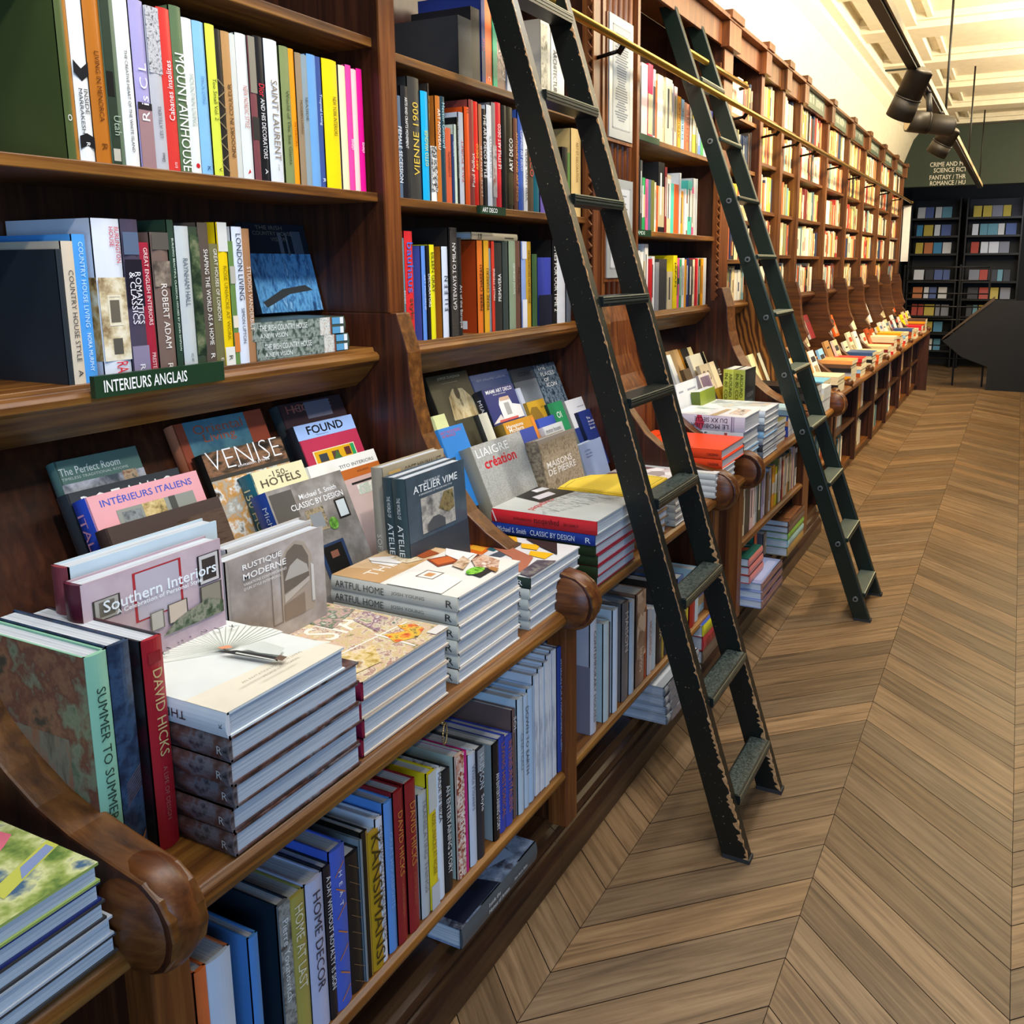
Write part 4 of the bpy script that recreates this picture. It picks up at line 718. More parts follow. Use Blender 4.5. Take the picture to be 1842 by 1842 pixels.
ARTC = [('r', 0, 0, 1, 1, 'e4e0d8'), ('r', 0, .60, 1, 1, art(['c8a478', 'd8b890', 'b8905c'], 5)), ('p', [(.0, .6), (.35, .62), (.2, 1), (0, 1)], 'c09868'), ('t', 'THE', .12, .72, .34, .1, 'ece4d8', .0), ('p', [(.38, .9), (.48, 1), (.62, .86), (.52, .72), (.4, .74)], 'ece8e4'), ('l', .42, .95, .46, .72, .006, '3a3634'), ('p', [(.5, .68), (.66, .62), (.7, .8), (.56, .86)], art(['b89868', 'e0d4b8', 'a07c48'], 60)), ('p', [(.68, .64), (.86, .6), (.92, .74), (.74, .8)], '9c4a22'), ('p', [(.54, .44), (.74, .36), (.86, .5), (.66, .6)], '8a3c1c'), ('p', [(.58, .46), (.74, .40), (.82, .5), (.66, .57)], 'c8642c'), ('p', [(.74, .34), (.98, .36), (1, .62), (.84, .54)], 'ece6e4'), ('p', [(.78, .3), (.92, .22), (.98, .34)], '6a3824'),
  ('p', [(.0, .12), (.34, .14), (.44, .40), (.3, .55), (0, .55)], 'eae8e2'), ('f', .24, .32, .42, .46, .012, '6a5a44'), ('r', .29, .36, .37, .42, 'c8905c'), ('p', [(.46, .06), (.5, .18), (.66, .18), (.68, .06)], '2c2826'), ('c', .58, .16, .11, art(['3a7a1c', '7ac038', 'a8dc5c'], 120), .6), ('p', [(.7, .04), (.9, .12), (.98, .3), (.8, .3), (.66, .2)], art(['b8805c', 'dcc4b0', 'a06a48', 'e8dcd0'], 40)), ('p', [(.55, .24), (.78, .3), (.86, .4), (.6, .36)], art(['7a5a40', 'c8a884', 'e0d0c0'], 60)), ('p', [(.62, .02), (.7, .03), (.72, .1), (.66, .1)], 'a8743c')]
for i in range(6):
    items.append((.0304, .252, .315, dict(cover='dcd6cc', spine='c9c8bc', title=[('ARTFUL HOME', '4a4640', 1, .04, .44, .5), ('JOSH YOUNG', '6a665c', 1, .5, .84, .3), ('R', '2a2a2a', 1, .92, .97, .5)], front=ARTC if i == 5 else (), back=[('r', 0, 0, 1, 1, 'b8906c')], label='%s pale grey-spined book in the tallest pile of room covers' % ('lowest', 'second from bottom', 'third from bottom', 'third from top', 'second from top', 'topmost')[i], group='pale grey-spined copies')))
stack(1.418, .938, .7805, items)
items = []
ART2 = [('r', 0, 0, 1, 1, 'dcdcdc'), ('r', 0, .62, 1, 1, 'e2e0dc'), ('c', .22, .86, .09, '9c6a34', .5), ('p', [(.36, .6), (.62, .62), (.66, .84), (.42, .86)], 'd86a24'), ('p', [(.44, .64), (.56, .66), (.6, .8), (.48, .8)], 'e8a830'), ('p', [(.5, .56), (.64, .56), (.66, .64), (.52, .64)], '2a5a64'), ('p', [(.3, .44), (.52, .42), (.54, .52), (.34, .54)], '4a5460'), ('p', [(.6, .44), (.84, .46), (.88, .66), (.68, .66)], '4a4846'), ('p', [(.1, .1), (.5, .2), (.94, .9), (.8, .92), (.4, .34), (.05, .24)], 'b06a50'), ('p', [(.5, .1), (.68, .1), (.66, .3), (.54, .26)], 'f0b81c'), ('p', [(.7, .26), (.86, .3), (.82, .46), (.7, .4)], 'f0b81c'), ('p', [(.84, .5), (.98, .58), (.98, .9), (.9, .78)], 'e8ac20'), ('p', [(0, 0), (.5, 0), (.44, .14), (.04, .12)], art(['3a3438', '5a5460', '8a8478'], 50)), ('p', [(.66, .06), (.98, .2), (.98, .5), (.82, .3)], '2a2624')]
for i in range(5):
    items.append((.0255, .262, .31, dict(cover='d8d8d4', spine='c4c6be' if i < 4 else '263832', title=[('R', 'e8e8e4' if i == 4 else '3a3a3a', 1, .9, .97, .5)], front=ART2 if i == 4 else (), back=[('r', 0, 0, 1, 1, 'b0a8a0')], label='%s book in the short pile topped by a colourful room cover' % ('lowest pale', 'second pale', 'third pale', 'fourth pale', 'topmost dark-spined')[i], group='short pile copies')))
stack(1.716, .939, .7805, items)
# pile beyond the first rounded arm
items = []
for i, c_ in enumerate(('D', 'SV', 'D', 'N', '9cae5c')):
    items.append((.026, .30, .36, dict(cover=c_, spine=c_, dx=-.004*i, front=[('r', 0, 0, 1, 1, art(['5a7a3c', '9cae5c', 'd8dca0', '4a6a8a'], 18)), ('p', [(.74, .28), (.9, .36), (.96, .4), (.95, .46), (.84, .42), (.72, .35)], 'e8788c'), ('p', [(.7, .1), (1, .2), (1, .26), (.7, .17)], 'c8cc5c'), ('p', [(.8, .14), (.98, .2), (.98, .24), (.84, .2)], '8a9cc8')] if i == 4 else (), label='%s book in the pile before the first rounded arm' % ('lowest charcoal', 'silver', 'upper charcoal', 'navy', 'topmost green-and-yellow')[i])))
stack(.622-.292, .922, .7805, items)
# ------------------------------------------------------------------ first bookcase: low shelf under the counter
l1, l2, l3 = zm(400, 1420, 6.14), zm(680, 1420, 6.14), zm(680, 1140, 4.847)
def low(z, v, **k): return dict(z=z, v=v, **k)
CRK = art(['b4bcc8', 'd4dae2', 'e4e8ee', 'dfe4ea'], 40, (1, 1, .25)); CHECK = art(['e8d8c8', 'b05a3a', 'f0e8dc', '8a3c2a'], 160, kind='vor')
row(l1, (0, 1797, 1800, 1797), .957, .331, 'the low row under the counter', [
 (-340, -200, .30, 'd86a34', None, dict(cn='orange')), (-195, 105, .295, 'c4d0e0', None, dict(cn='pale grey blue', cover='d8703c', w=.2)),
 (300, 408, .28, '4a86c8', None, dict(cn='bright blue', w=.25)), (640, 772, 1330, '6a6e70', [('Pierre Yovanovitch', 'e0e4e4', 1, .1, .6, .5)], dict(cn='grey weathered', cover='1c2834', du=-130, sp=[('r', 0, 0, 1, 1, art(['3a3c3a', '6c6e6a', '9a9c98', '4a4a46'], 40))])),
 (774, 964, 1190, 'a89c4c', ('HOME AT LAST', 'e0dcc0', 1, .06, .6, .5), dict(cn='olive gold', du=-60)), (966, 1160, 1010, 'b8bcd8', ('HOME DECOR', '2e2e44', 1, .08, .72, .45), dict(cn='lavender white', du=-70)),
 (1162, 1244, 860, '1c1c22', ('A DAY WITHOUT ROYALTY IS SIGN', 'e8e8ea', 1, .06, .8, .6), dict(du=-70)), (1246, 1415, 700, '4560c0', ('H  E  A  T', 'f0f0f4', 1, .14, .8, .22), dict(cn='royal blue', du=-130, sp=[('l', .2, .9-.13*i, .8, .84-.13*i, .03, 'c87838') if i % 2 else ('l', .8, .9-.13*i, .2, .84-.13*i, .03, 'c87838') for i in range(7)])),
 (1430, 1575, 770, '1a1818', None, dict(cn='black line-patterned', du=-130, sp=[('l', .1, .95-.12*i, .9, .86-.12*i, .012, '8a6a44') for i in range(8)])), (1577, 1602, 560, '7c8890', None, dict(cn='thin grey', du=-60)), (1604, 1672, 500, '1c1a14', None, dict(cn='black and gold', sp=[('r', .6, 0, .8, 1, 'a88430')], du=-100)),
 (1674, 1803, 500, 'b8901c', ('KANSIMANSI', '3a3010', 1, .02, .95, .8), dict(cn='mustard', du=-110, w=.24)),
 (8, 80, 330, 'd4dae6', ('OLIVER VASCONI LOS ANGELES INTERIORS', '4a4e58', 1, .05, .85, .5), low(l2, 900, z_=0, cn='cool white') if 0 else dict(z=l2, v=900, cn='cool white', du=-40)),
 (108, 202, 160, '5a90d4', ('GREAT HOUSEBOATS', '8cb8ec', 1, .2, .7, .4), dict(z=l2, v=900, cn='cornflower blue', du=-60)),
 (204, 305, 50, '8c2026', [('DAVID HICKS', 'c8843c', 1, .13, .55, .5, .5), ('A LIFE OF DESIGN', 'b05a40', 1, .6, .82, .25)], dict(z=l2, v=900, cn='dark red gold-lettered', du=-80, label='dark red gold-lettered book on the low shelf, nearer of two identical copies')),
 (330, 446, -20, '8c2026', [('DAVID HICKS', 'c8843c', 1, .13, .55, .5, .5), ('A LIFE OF DESIGN', 'b05a40', 1, .6, .82, .25)], dict(z=l2, v=900, cn='dark red gold-lettered', du=-120, label='dark red gold-lettered book on the low shelf, farther of two identical copies')),
 (480, 575, 60, 'b4babc', ('TRANSLATING THINGS', '7a8086', 1, .05, .8, .4), dict(z=l2, v=900, cn='silver grey', du=-60)), (577, 667, -115, 'e0c81c', ('ROSE UNIACKE AT WORK', '8a7c20', 1, .3, .75, .5), dict(z=l2, v=900, cn='yellow and grey', du=-130, sp=[('r', 0, .72, 1, 1, 'c4c8c4'), ('r', 0, 0, 1, .18, 'c0c4c8')])),
 (676, 748, -110, 'd8e2ee', ('MADE IN IBIZA', '24262c', 1, .02, .4, .5), dict(z=l2, v=900, cn='blue white', du=-160)), (756, 842, -100, '1e2428', ('AN ENTERTAINING STORY', 'e4e8e8', 1, .12, .85, .5), dict(z=l2, v=900, cn='blackish', du=-160)),
 (895, 985, -240, 'd8b8a4', ('PENTIMENTO', 'f4ece4', 1, .3, .7, .6), dict(z=l2, v=900, cn='red checked', du=-200, cover='a8b4a8', sp=[('r', 0, 0, 1, 1, CHECK)])),
 (962, 1006, -300, 'c01878', None, dict(z=l2, v=600, du=-160)), (1022, 1102, -290, 'c4cede', ('White Flowers', '6a7a98', 1, .1, .5, .5), dict(z=l2, v=600, cn='misty white', du=-150)),
 (1104, 1182, -330, '2a2c34', [('HUDSON', 'c8d4e0', 1, .05, .36, .6), ('Style', 'e0e4ea', 1, .42, .6, .5)], dict(z=l2, v=600, cn='slate and black', du=-170, sp=[('r', 0, .8, 1, 1, '8a9298')])), (1288, 1352, -370, '17171a', ('AN ENTERTAINING STORY', 'e8e8ea', 1, .3, .9, .55), dict(z=l2, v=480, cn='deep black', du=-170, cover='8c9494')),
 (1362, 1432, -420, '3446a8', ('LIVING HISTORICAL', 'a86a50', 1, .05, .85, .55), dict(z=l2, v=350, cn='ultramarine', du=-180)), (1434, 1510, -440, '3a4cb0', ('INTERIEURS ITALIENS', 'b87058', 1, .05, .85, .55), dict(z=l2, v=350, cn='ultramarine twin', du=-180)),
 (1190, 1217, 660, '6a5450', ('SOL', 'e8e0dc', 1, .06, .26, .8), dict(z=l3, v=1100, du=0)), (1222, 1272, 590, 'b8ccdc', ('CHATEAU', '6a8aa8', 1, .3, .8, .4), dict(z=l3, v=1100, cn='icy blue', du=-40)),
 (1276, 1316, 560, 'b4c8dc', ('DOWN TO EARTH', '3a4a58', 1, .1, .7, .6), dict(z=l3, v=1100, cn='ice blue', du=-40)), (1318, 1368, 500, 'a8c4e0', None, dict(z=l3, v=1100, cn='frosty blue', du=-40)),
 (1372, 1410, 380, 'd0d6e2', None, dict(z=l3, v=1000, cn='crackle white', sp=[('r', 0, 0, 1, 1, CRK)], du=-30, label='white crackle-patterned book, nearest-side'.replace('nearest-side', 'first of the crackled white set on the low shelf'))),
 (1412, 1448, 320, 'd0d6e2', None, dict(z=l3, v=1000, sp=[('r', 0, 0, 1, 1, CRK)], du=-30, label='white crackle-patterned book, second of the crackled white set on the low shelf')),
 (1450, 1484, 265, 'd0d6e2', None, dict(z=l3, v=1000, sp=[('r', 0, 0, 1, 1, CRK)], du=-30, label='white crackle-patterned book, third of the crackled white set on the low shelf')),
 (1486, 1520, 205, 'd0d6e2', None, dict(z=l3, v=1000, sp=[('r', 0, 0, 1, 1, CRK)], du=-30, label='white crackle-patterned book, fourth of the crackled white set on the low shelf')),
 (1522, 1557, 160, 'd0d6e2', None, dict(z=l3, v=1000, sp=[('r', 0, 0, 1, 1, CRK)], du=-30, label='white crackle-patterned book, last of the crackled white set on the low shelf')),
 (1566, 1612, 120, '24408c', ('INTERIORS FOR A FASHIONABLE CLIENT', 'b8c8e8', 1, .1, .85, .4), dict(z=l3, v=900, cn='navy', du=-20))], depth=.27, group='books on the low shelf under the counter')
# grey-blue book lying under the low shelf
DUSK = art(['2a3448', '5a6a86', '8ca0c0', '3a3a4a', 'a8b4c8'], 9)
rt = book((1.755, .953, .1705), LYINGX, .048, .24, .335, DUSK, '4a5258', None, [('p', [(.02, .5), (.3, .55), (.55, .75), (.5, .95), (.02, .95)], '22283c'), ('p', [(.1, .2), (.5, .1), (.6, .5), (.3, .55)], '9cb4d8'), ('p', [(.3, .55), (.62, .5), (.7, .62), (.4, .7)], '1c2234'), ('c', .2, .62, .05, '22242c')], (), (), 'grey-blue book lying alone beneath the low shelf above the skirting')
m = MB()
for tx, x_, z_, w_, h_ in (('Inside the', 1.525, .200, .05, .010), ('Homes of Artists', 1.525, .184, .09, .010), ("For Art's Sake", 1.64, .190, .06, .008)): put_text(m, tx, (x_, .953-.0052, z_), (1, 0, 0), (0, 0, 1), (0, -1, 0), w_, h_, mat('d8dcd8', .5), .005, .0008)
t_ = m.build('spine_title', None, recalc=False); t_.parent = rt; t_.matrix_parent_inverse = rt.matrix_world.inverted()
# ------------------------------------------------------------------ second bookcase
ad, ad2, m2, s2, t3 = zm(680, 120, 6.14), zm(900, 120, 6.14), zm(680, 360, 4.847), zm(700, 620, 4.847), zm(1100, 600, 6.14)
# topmost row, mostly cut off
row(ad, (900, 100, 1530, 265), 1.452, 2.1255, 'the highest row behind the worn ladder', [(900, 1050, .16, '3a3a3a', None, dict(cn='charcoal')), (1052, 1150, .2, 'K'), (1158, 1198, .25, 'N', ('SITES', 'd04050', 1, .5, .9, .4)), (1200, 1275, .26, 'f26a1c', ('C', 'f8e8e0', 1, .9, .95, .4), dict(cn='bright orange')), (1277, 1322, .25, '18a878', None, dict(cn='emerald')), (1324, 1425, .26, '8a6a5a', None, dict(cn='mauve brown', sp=[('r', 0, .1, 1, .9, art(['6a4a44', 'b89a8c', '3a2a2a', 'd8c8bc'], 40))])), (1430, 1480, .25, 'b8c0cc', None, dict(cn='pale steel')), (1482, 1530, .25, '8a6460', None, dict(cn='dusty rose')),
 (455, 560, .26, 'c8c4b4', None, dict(z=ad2, v=258, cn='ivory', sp=[('r', 0, .2, .7, .95, art(['3a3a34', 'b8b4a0', '6a685c'], 30))])), (565, 645, .26, 'dfe2dc', ('ARCHITECTURE', '2a2a2a', 1, .3, .85, .5), dict(z=ad2, v=290, cn='white')), (650, 720, .26, 'e6e6de', None, dict(z=ad2, v=320, cn='off-white'))], soft=True)
LNAD = (235, 1412, 1840, 1588); E2 = lambda v: dict(z=ad2, v=v)
row(ad, LNAD, 1.452, 1.7755, 'the row over the art deco sign', [
 (235, 290, 325, 'SB', ('FEMALE SECESSION', 'dfe4ea', 1, .3, .85, .7)), (292, 372, 222, '1c1c20', ('ARTS AND CRAFTS MOVEMENT', 'e8e8e8', 1, .1, .55, .35)), (376, 500, 128, '3a3834', ('VIENNE 1900', 'd8b848', -1, .2, .8, .5), dict(cn='charcoal gold-lettered')), (504, 580, 280, '16a6da', ('OTTO WAGNER', 'd8d060', -1, .35, .68, .5), dict(cn='cyan')),
 (583, 592, 190, '3a3028', ('ART NOUVEAU', 'b89850', 1, .1, .4, .8), dict(cn='thin dark brown')), (594, 658, 880, 'e4e4e0', None, dict(cn='speckled black-and-white', sp=[('r', 0, .18, 1, 1, art(['f0f0ec', '1c1c1c', 'e8e8e4', '2a2a2a'], 330, kind='vor'))])), (660, 712, 330, 'b86a24', ('ART NOUVEAU', 'f4ece0', 1, .12, .5, .6), dict(cn='amber brown')), (714, 766, 336, '1e3c48', ('Hector Guimard', 'a8d8e4', 1, .06, .48, .6), dict(cn='deep teal')),
 (768, 830, 680, 'c85a38', ('JUGENDSTIL', '7a2a18', -1, .3, .65, .5), dict(cn='terracotta')), (832, 862, 750, '23365e', ('GAUDI', 'a8b8d8', 1, .1, .6, .5), dict(cn='dark blue')), (864, 890, 640, 'c8d4c0', None, dict(cn='pale green')), (892, 914, 560, '1e1e1c', ('ART NOUVEAU ARCHITECTURE', 'd0e0c8', 1, .05, .7, .6), dict(cn='black')), (916, 966, 508, 'e4e4e6', ('PAUL POIRET', 'c83a3a', -1, .3, .75, .5)), (970, 1022, 450, 'f0581c', ('M', '2a1a14', 1, .02, .06, .4), dict(cn='vivid orange')),
 (1024, 1076, 370, '8a4038', ('Paul Follot', 'f0e0d8', -1, .5, .82, .6), dict(cn='chestnut')), (1080, 1130, 390, 'd8241c', ('ART DECO', 'e8b040', -1, .4, .65, .5), dict(cn='scarlet')), (1132, 1166, 418, 'a86844', ('J E A N  D U N A N D', 'f0e4d8', -1, .15, .9, .6), dict(cn='copper')), (1168, 1214, 470, '1c1a1c', ('THE ART DECO STYLE', 'e8e8e8', 1, .05, .7, .7), dict(cn='black white-lettered')), (1216, 1268, 430, 'dfe2e6', ('ILLUSTRATION', '8a94a0', 1, .3, .7, .4), dict(cn='white')), (1270, 1314, 400, '8c8684', None, dict(cn='grey photographic', sp=[('r', 0, .1, 1, .6, art(['6a6464', 'b8b0ac', '8a5a50'], 30))])),
 (1316, 1380, 400, 'd02430', ('LE STYLE ART DECO', 'f8ecec', -1, .2, .62, .5), dict(cn='crimson')), (1382, 1438, 430, '161616'), (1440, 1510, 450, '2a2618', ('ART DECO', 'f4f4f0', -1, .3, .62, .55), dict(cn='black gilded', sp=[('l', .2+.15*i, .05, .2+.15*i, .36, .02, '6a6040') for i in range(5)])), (1513, 1557, 570, '6a4030', ('ANTIQUES AND ART DECO', 'd89858', 1, .15, .9, .6)), (1560, 1614, 480, '3c5cac', ('COMPASS ART DECO', 'c8d4f0', 1, .2, .6, .5)), (1617, 1661, 540, 'dfe0e0', ('PIERRE SAINT PAUL', '3a3a3a', 1, .35, .9, .5)),
 (1664, 1726, 622, '5c4c38', ('DECO', 'e85a48', 1, .3, .6, .7), dict(cn='bronze')), (1728, 1790, 800, '1c6878', None, dict(cn='teal', sp=[('r', 0, .75, 1, 1, 'd8a850')])), (456, 545, 830, '6a5aa0', None, dict(cn='violet', **E2(1590), du=-30)),
 (690, 752, 890, '1c1a18', None, dict(cn='black', **E2(1600), du=0)), (755, 783, 950, '5a7a3c', None, dict(cn='leaf green', **E2(1605), du=0)), (785, 890, 690, 'd8b878', ('ART ET DECORATION', '8a6a38', 1, .15, .6, .3), dict(cn='buff', **E2(1612), du=-5))], depth=.2, group='books over the art deco sign')
LNM = (330, 1235, 1690, 1050); V9 = lambda **k: dict(v=900, **k)
row(m2, LNM, 1.478, 1.398, 'the row under the art deco sign', [
 (218, 243, 330, '5a8a94', ('EAMES', 'e0ecec', 1, .5, .9, .5), V9(cn='thin teal', du=-20)), (246, 316, 268, 'd82c30', [('bauhaus', '3a70d0', 1, .1, .55, .72), ('style', '3a4a30', 1, .6, .8, .6)], V9(cn='bright red', du=-60)), (398, 432, 398, '5c8ad8', ('ART MODERNE', 'c8dcf8', 1, .3, .7, .4), V9(cn='periwinkle', du=-30, cover='4a5aac')), (434, 462, 395, '1e1c1a', ('DECORATORS', 'f0f0f0', 1, .3, .65, .7), V9(cn='black', du=-30)), (464, 508, 388, 'e0d818', ('EILEEN GRAY', '2a2a18', 1, .08, .5, .6), V9(cn='neon yellow', du=-20)),
 (575, 626, 404, 'd0d8e8', ('E I L E E N', '2a2e38', -1, .32, .7, .7), V9(cn='pale blue', cover='a8641c', du=-20)), (632, 692, 238, '2a2624', ('GATEWAYS TO MILAN', 'e8e4e0', -1, .14, .75, .5), V9(cn='dark speckled', du=-30, sp=[('r', 0, 0, 1, 1, art(['1c1a1a', '4a443e', '2a2624'], 120))])), (694, 740, 325, '2c2826', ('Art of the Baroque', 'e8e4e0', 1, .48, .92, .6), V9(cn='plastic-wrapped dark', du=-20)),
 (882, 928, 352, 'e07428', ('PIERRE CHAREAU', '3a2010', -1, .26, .75, .55), V9(cn='orange', cover='a83c14', back=[('r', .45, .04, .8, .13, 'e4e4e0')], du=-10)), (930, 974, 352, 'e0a428', ('PIERRE CHAREAU', '4a3410', -1, .3, .75, .55), V9(cn='golden yellow', du=-10)), (976, 994, 420, '7c8890', None, V9(cn='thin grey', du=0)), (996, 1022, 358, 'd03c28', ('MALLET STEVENS', 'f0d8d0', -1, .3, .65, .6), V9(cn='tomato red', du=-10)), (1026, 1092, 372, '34322e', ('PRIMAVERA', 'f0f0ec', -1, .35, .66, .4), V9(cn='dark olive wrapped', du=-10)), (1096, 1143, 365, '3c4440', None, V9(cn='gunmetal', du=0)),
 (1145, 1202, 355, '8a9a80', ('GEORGES JOUVE', 'e0e8dc', 1, .25, .6, .4), V9(cn='sage', du=-10)), (1206, 1250, 355, '6a4a3c', ('PROUVE', '3a241c', 1, .3, .6, .5), V9(du=-10)), (1252, 1292, 360, '8ca4d8', None, V9(cn='blue-and-white', du=-10, sp=[('r', 0, 0, 1, .33, 'dfe2ec'), ('r', 0, .8, 1, 1, 'd0d4e4')])), (1298, 1344, 362, 'c89c30', ('JEAN LES ARTS DECORATEURS', '3a2c10', -1, .1, .72, .5), V9(cn='mustard', du=-15)), (1346, 1390, 470, '4a6a40', None, V9(cn='forest green', du=-10)),
 (1394, 1452, 500, '3a44a0', None, V9(cn='ultramarine', sp=[('r', 0, 0, 1, .45, '1c2030')], du=0)), (1454, 1512, 500, '3a44a0', None, V9(cn='ultramarine twin', sp=[('r', 0, 0, 1, .45, '1c2030')], du=0)), (1526, 1566, 345, '1c1a1a', ('HOMES FOR OUR TIME 2', 'f0f0ec', 1, .0, .85, .7), V9(cn='black', du=-5)), (1568, 1640, 470, 'cfd4da', None, V9(cn='silvery white', du=-5)), (1642, 1684, 560, '5a6068', None, V9(cn='slate', du=0))], depth=.2, group='books under the art deco sign')
# beige book lying on that row
a = ony(*m2(790, 345), 1.50); c = ony(*m2(1188, 350), 1.50)
book((c.x, 1.49, a.z+.001), LYINGX, .022, .17, c.x-a.x, 'b4a888', 'b8ac90', None, (), (), (('r', .1, .8, .8, .84, '6a6250'), ('r', .1, .86, .8, .88, '6a6250'), ('r', .3, .1, .45, .3, '4a4438')), 'beige book lying flat on top of the row under the art deco sign')
# second bookcase: face-out books on the slope
def L2(tl, tr, r, h, t, lb, cover, spine=None, title=None, front=(), th=23, **k): return lean(s2(*tl), s2(*tr), r, h, t, th, lb, cover, spine, title, front, **k)
L2((310, 290), (665, 215), R0, .30, .03, 'dark olive face-out book with a carved wooden figure', '4a4634', '1e1c18', None, [('t', 'JORGE ZUAZAGA', .25, .88, .55, .06, 'd0c8a8'), ('r', .3, .80, .7, .81, '9a947c'), ('p', [(.3, .0), (.36, .5), (.5, .66), (.74, .64), (.9, .4), (.98, 0)], art(['8a7048', 'c8b07c', 'e0d0a4', '5a4a30'], 22, (1, 1, .4))), ('c', .58, .56, .06, '3a3428', 1.5)], fs=0.5)
L2((695, 276), (1022, 212), R0, .28, .03, 'blue coastal face-out book behind the white tower cover', '4a6aa8', '34487c', None, [('t', 'NEW ENGLAND COASTAL', .12, .70, .78, .07, 'c8d8ec'), ('r', 0, .78, 1, 1, '6a82b4')], fs=0.3)
L2((1042, 225), (1242, 190), R0, .28, .03, 'dark grey face-out book behind the gold one', '4a5058', None, None, [('t', 'ICONIC', .3, .62, .6, .1, '1c1e22'), ('r', 0, 0, 1, .4, '7c848c')], fs=0.28)
L2((1248, 185), (1432, 148), R0, .31, .03, 'blue-black splattered face-out book with white capitals down the cover', '3a4a5a', None, None, [('r', 0, 0, 1, 1, art(['1c2834', '3a4c5c', '7c8c98', '2a3844'], 60)), ('t', 'THE', .15, .86, .4, .09, 'f0f0ec'), ('t', 'PLACES', .2, .70, .65, .09, 'dfe4e4'), ('t', 'OF', .28, .56, .22, .08, 'f0f0ec'), ('t', 'ICON', .3, .42, .5, .09, 'f0f0ec')], group=None, fs=0.5)
L2((800, 400), (1072, 333), R1, .29, .035, 'navy face-out book with a white tower building', '26306e', '15182a', ('MIAMI ART DECO', 'e0e0e8', 1, .1, .8, .4), [('t', 'MIAMI ART DECO', .1, .86, .82, .08, 'f4f4f4', .01), ('t', 'ARNOLD SCHWARTZMAN', .28, .80, .4, .025, 'e0e0e8'), ('p', [(.35, .1), (.35, .55), (.42, .70), (.72, .70), (.76, .5), (1, .42), (1, .1)], 'e8e6e4'), ('r', .42, .62, .72, .72, 'c8a890'), ('r', .5, .24, .66, .56, 'a8a8a4'), ('p', [(0, .1), (.3, .3), (.36, .12)], 'd8d0cc'), ('r', .2, .1, .8, .16, 'c85a58')], fs=0.45)
L2((1100, 385), (1140, 377), R1+.012, .24, .02, 'thin pale blue face-out book beside the white tower cover', 'b8c0d4')
L2((1190, 508), (1335, 450), R1, .24, .03, 'gold face-out book with a dark arch', 'c89c24', '9c7c2c', None, [('p', [(.0, .2), (.0, .7), (.2, .86), (.5, .84), (.66, .6), (.66, .2)], '8a6a20'), ('t', 'art', .7, .78, .2, .05, '6a4c10')], fs=0.6)
L2((1370, 522), (1500, 492), R1-.01, .2, .03, 'green small face-out book under the splattered cover', '2a8a58', '1c3c2c', None, [('t', 'OI', .4, .7, .3, .12, 'f0f0f0')])
L2((1525, 495), (1752, 415), R1-.01, .27, .035, 'white face-out book at the far end of the slope', 'dcdce0', '8a8c84', None, [('r', .35, .74, .6, .76, '8a8a90'), ('r', .4, .5, .85, .53, 'a8a8b0'), ('r', 0, 0, 1, .2, '2a3a7c')], fs=0.5)
L2((370, 628), (480, 598), R2+.02, .2, .02, 'small yellow-green face-out book at the near end of the second slope', 'c8cc94')
L2((415, 745), (640, 690), R2-.01, .24, .03, 'bright blue face-out book with red lettering beside the curved panel', '2c78c0', None, None, [('t', 'ART NOUVEAU', .06, .78, .8, .07, 'c04858'), ('t', 'IN FRANCE', .1, .66, .5, .06, 'c04858')], fs=0.35)
L2((775, 610), (850, 590), R2, .2, .02, 'small black-and-white face-out book between the figure and the tower covers', '3a3a34', None, None, [('p', [(0, .5), (.0, 1), (1, 1), (1, .4)], 'd0ccb8')])
L2((985, 690), (1250, 620), R2-.01, .24, .035, 'amber and blue face-out book with white title', 'c88c24', '7c6428', None, [('r', .42, 0, .96, .52, '3a4ca0'), ('r', .0, 0, .42, .46, '2c3a80'), ('r', .9, 0, 1, .9, 'e0882c'), ('t', 'Hamptons', .08, .66, .6, .12, 'f4f0e4', .01), ('t', 'Modern', .12, .52, .46, .11, 'f4f0e4', .01)], fs=0.32)
L2((1282, 655), (1432, 612), R2, .2, .02, 'small blue and white face-out book beside the amber one', '3450b0', None, None, [('p', [(0, .4), (.4, .7), (1, .55), (1, 0), (0, 0)], 'dfe4f0')])
L2((1335, 722), (1500, 655), R2-.03, .2, .025, 'white small face-out book with dark lettering', 'd0d4d8', None, None, [('t', 'motor houses', .1, .5, .75, .14, '2a2a2a')], fs=0.25)
L2((1640, 590), (1842, 515), R2+.02, .22, .05, 'navy thick face-out book with a small white title', '26367c', '141c38', ('The Architecture', 'c8d0e8', 1, .2, .9, .3), [('t', 'The', .25, .72, .14, .07, 'e8ecf4'), ('t', 'Architecture', .25, .62, .5, .07, 'e8ecf4'), ('t', 'Concept', .25, .52, .34, .07, 'e8ecf4'), ('t', 'Book', .25, .42, .22, .07, 'e8ecf4')], fs=0.6)
LINEN = art(['8c8c88', 'a4a4a0', 'b4b4ae'], 300, rough=.8)
L2((700, 895), (1150, 790), 1.245, .33, .045, 'tall grey linen face-out book with red handwriting', LINEN, '8c8878', None, [('t', 'LIAIGRE', .06, .80, .9, .13, 'e4e8e8'), ('t', 'création', .14, .60, .62, .16, 'c8202c', .02)], fs=0.62)
L2((1290, 840), (1610, 730), 1.235, .33, .045, 'stone-textured face-out book with white capitals', art(['6a5c4c', '94846c', 'b4a48c', '7c6c5a'], 90), art(['5a4c3e', '8a7a64', 'a8987c'], 90), None, [('r', .0, .93, 1, 1, 'a4988c'), ('t', 'MAISONS', .1, .44, .84, .12, 'f0ece8', .012), ('t', 'DE PIERRE', .1, .30, .86, .12, 'f0ece8', .012)], th=14, fs=0.62)
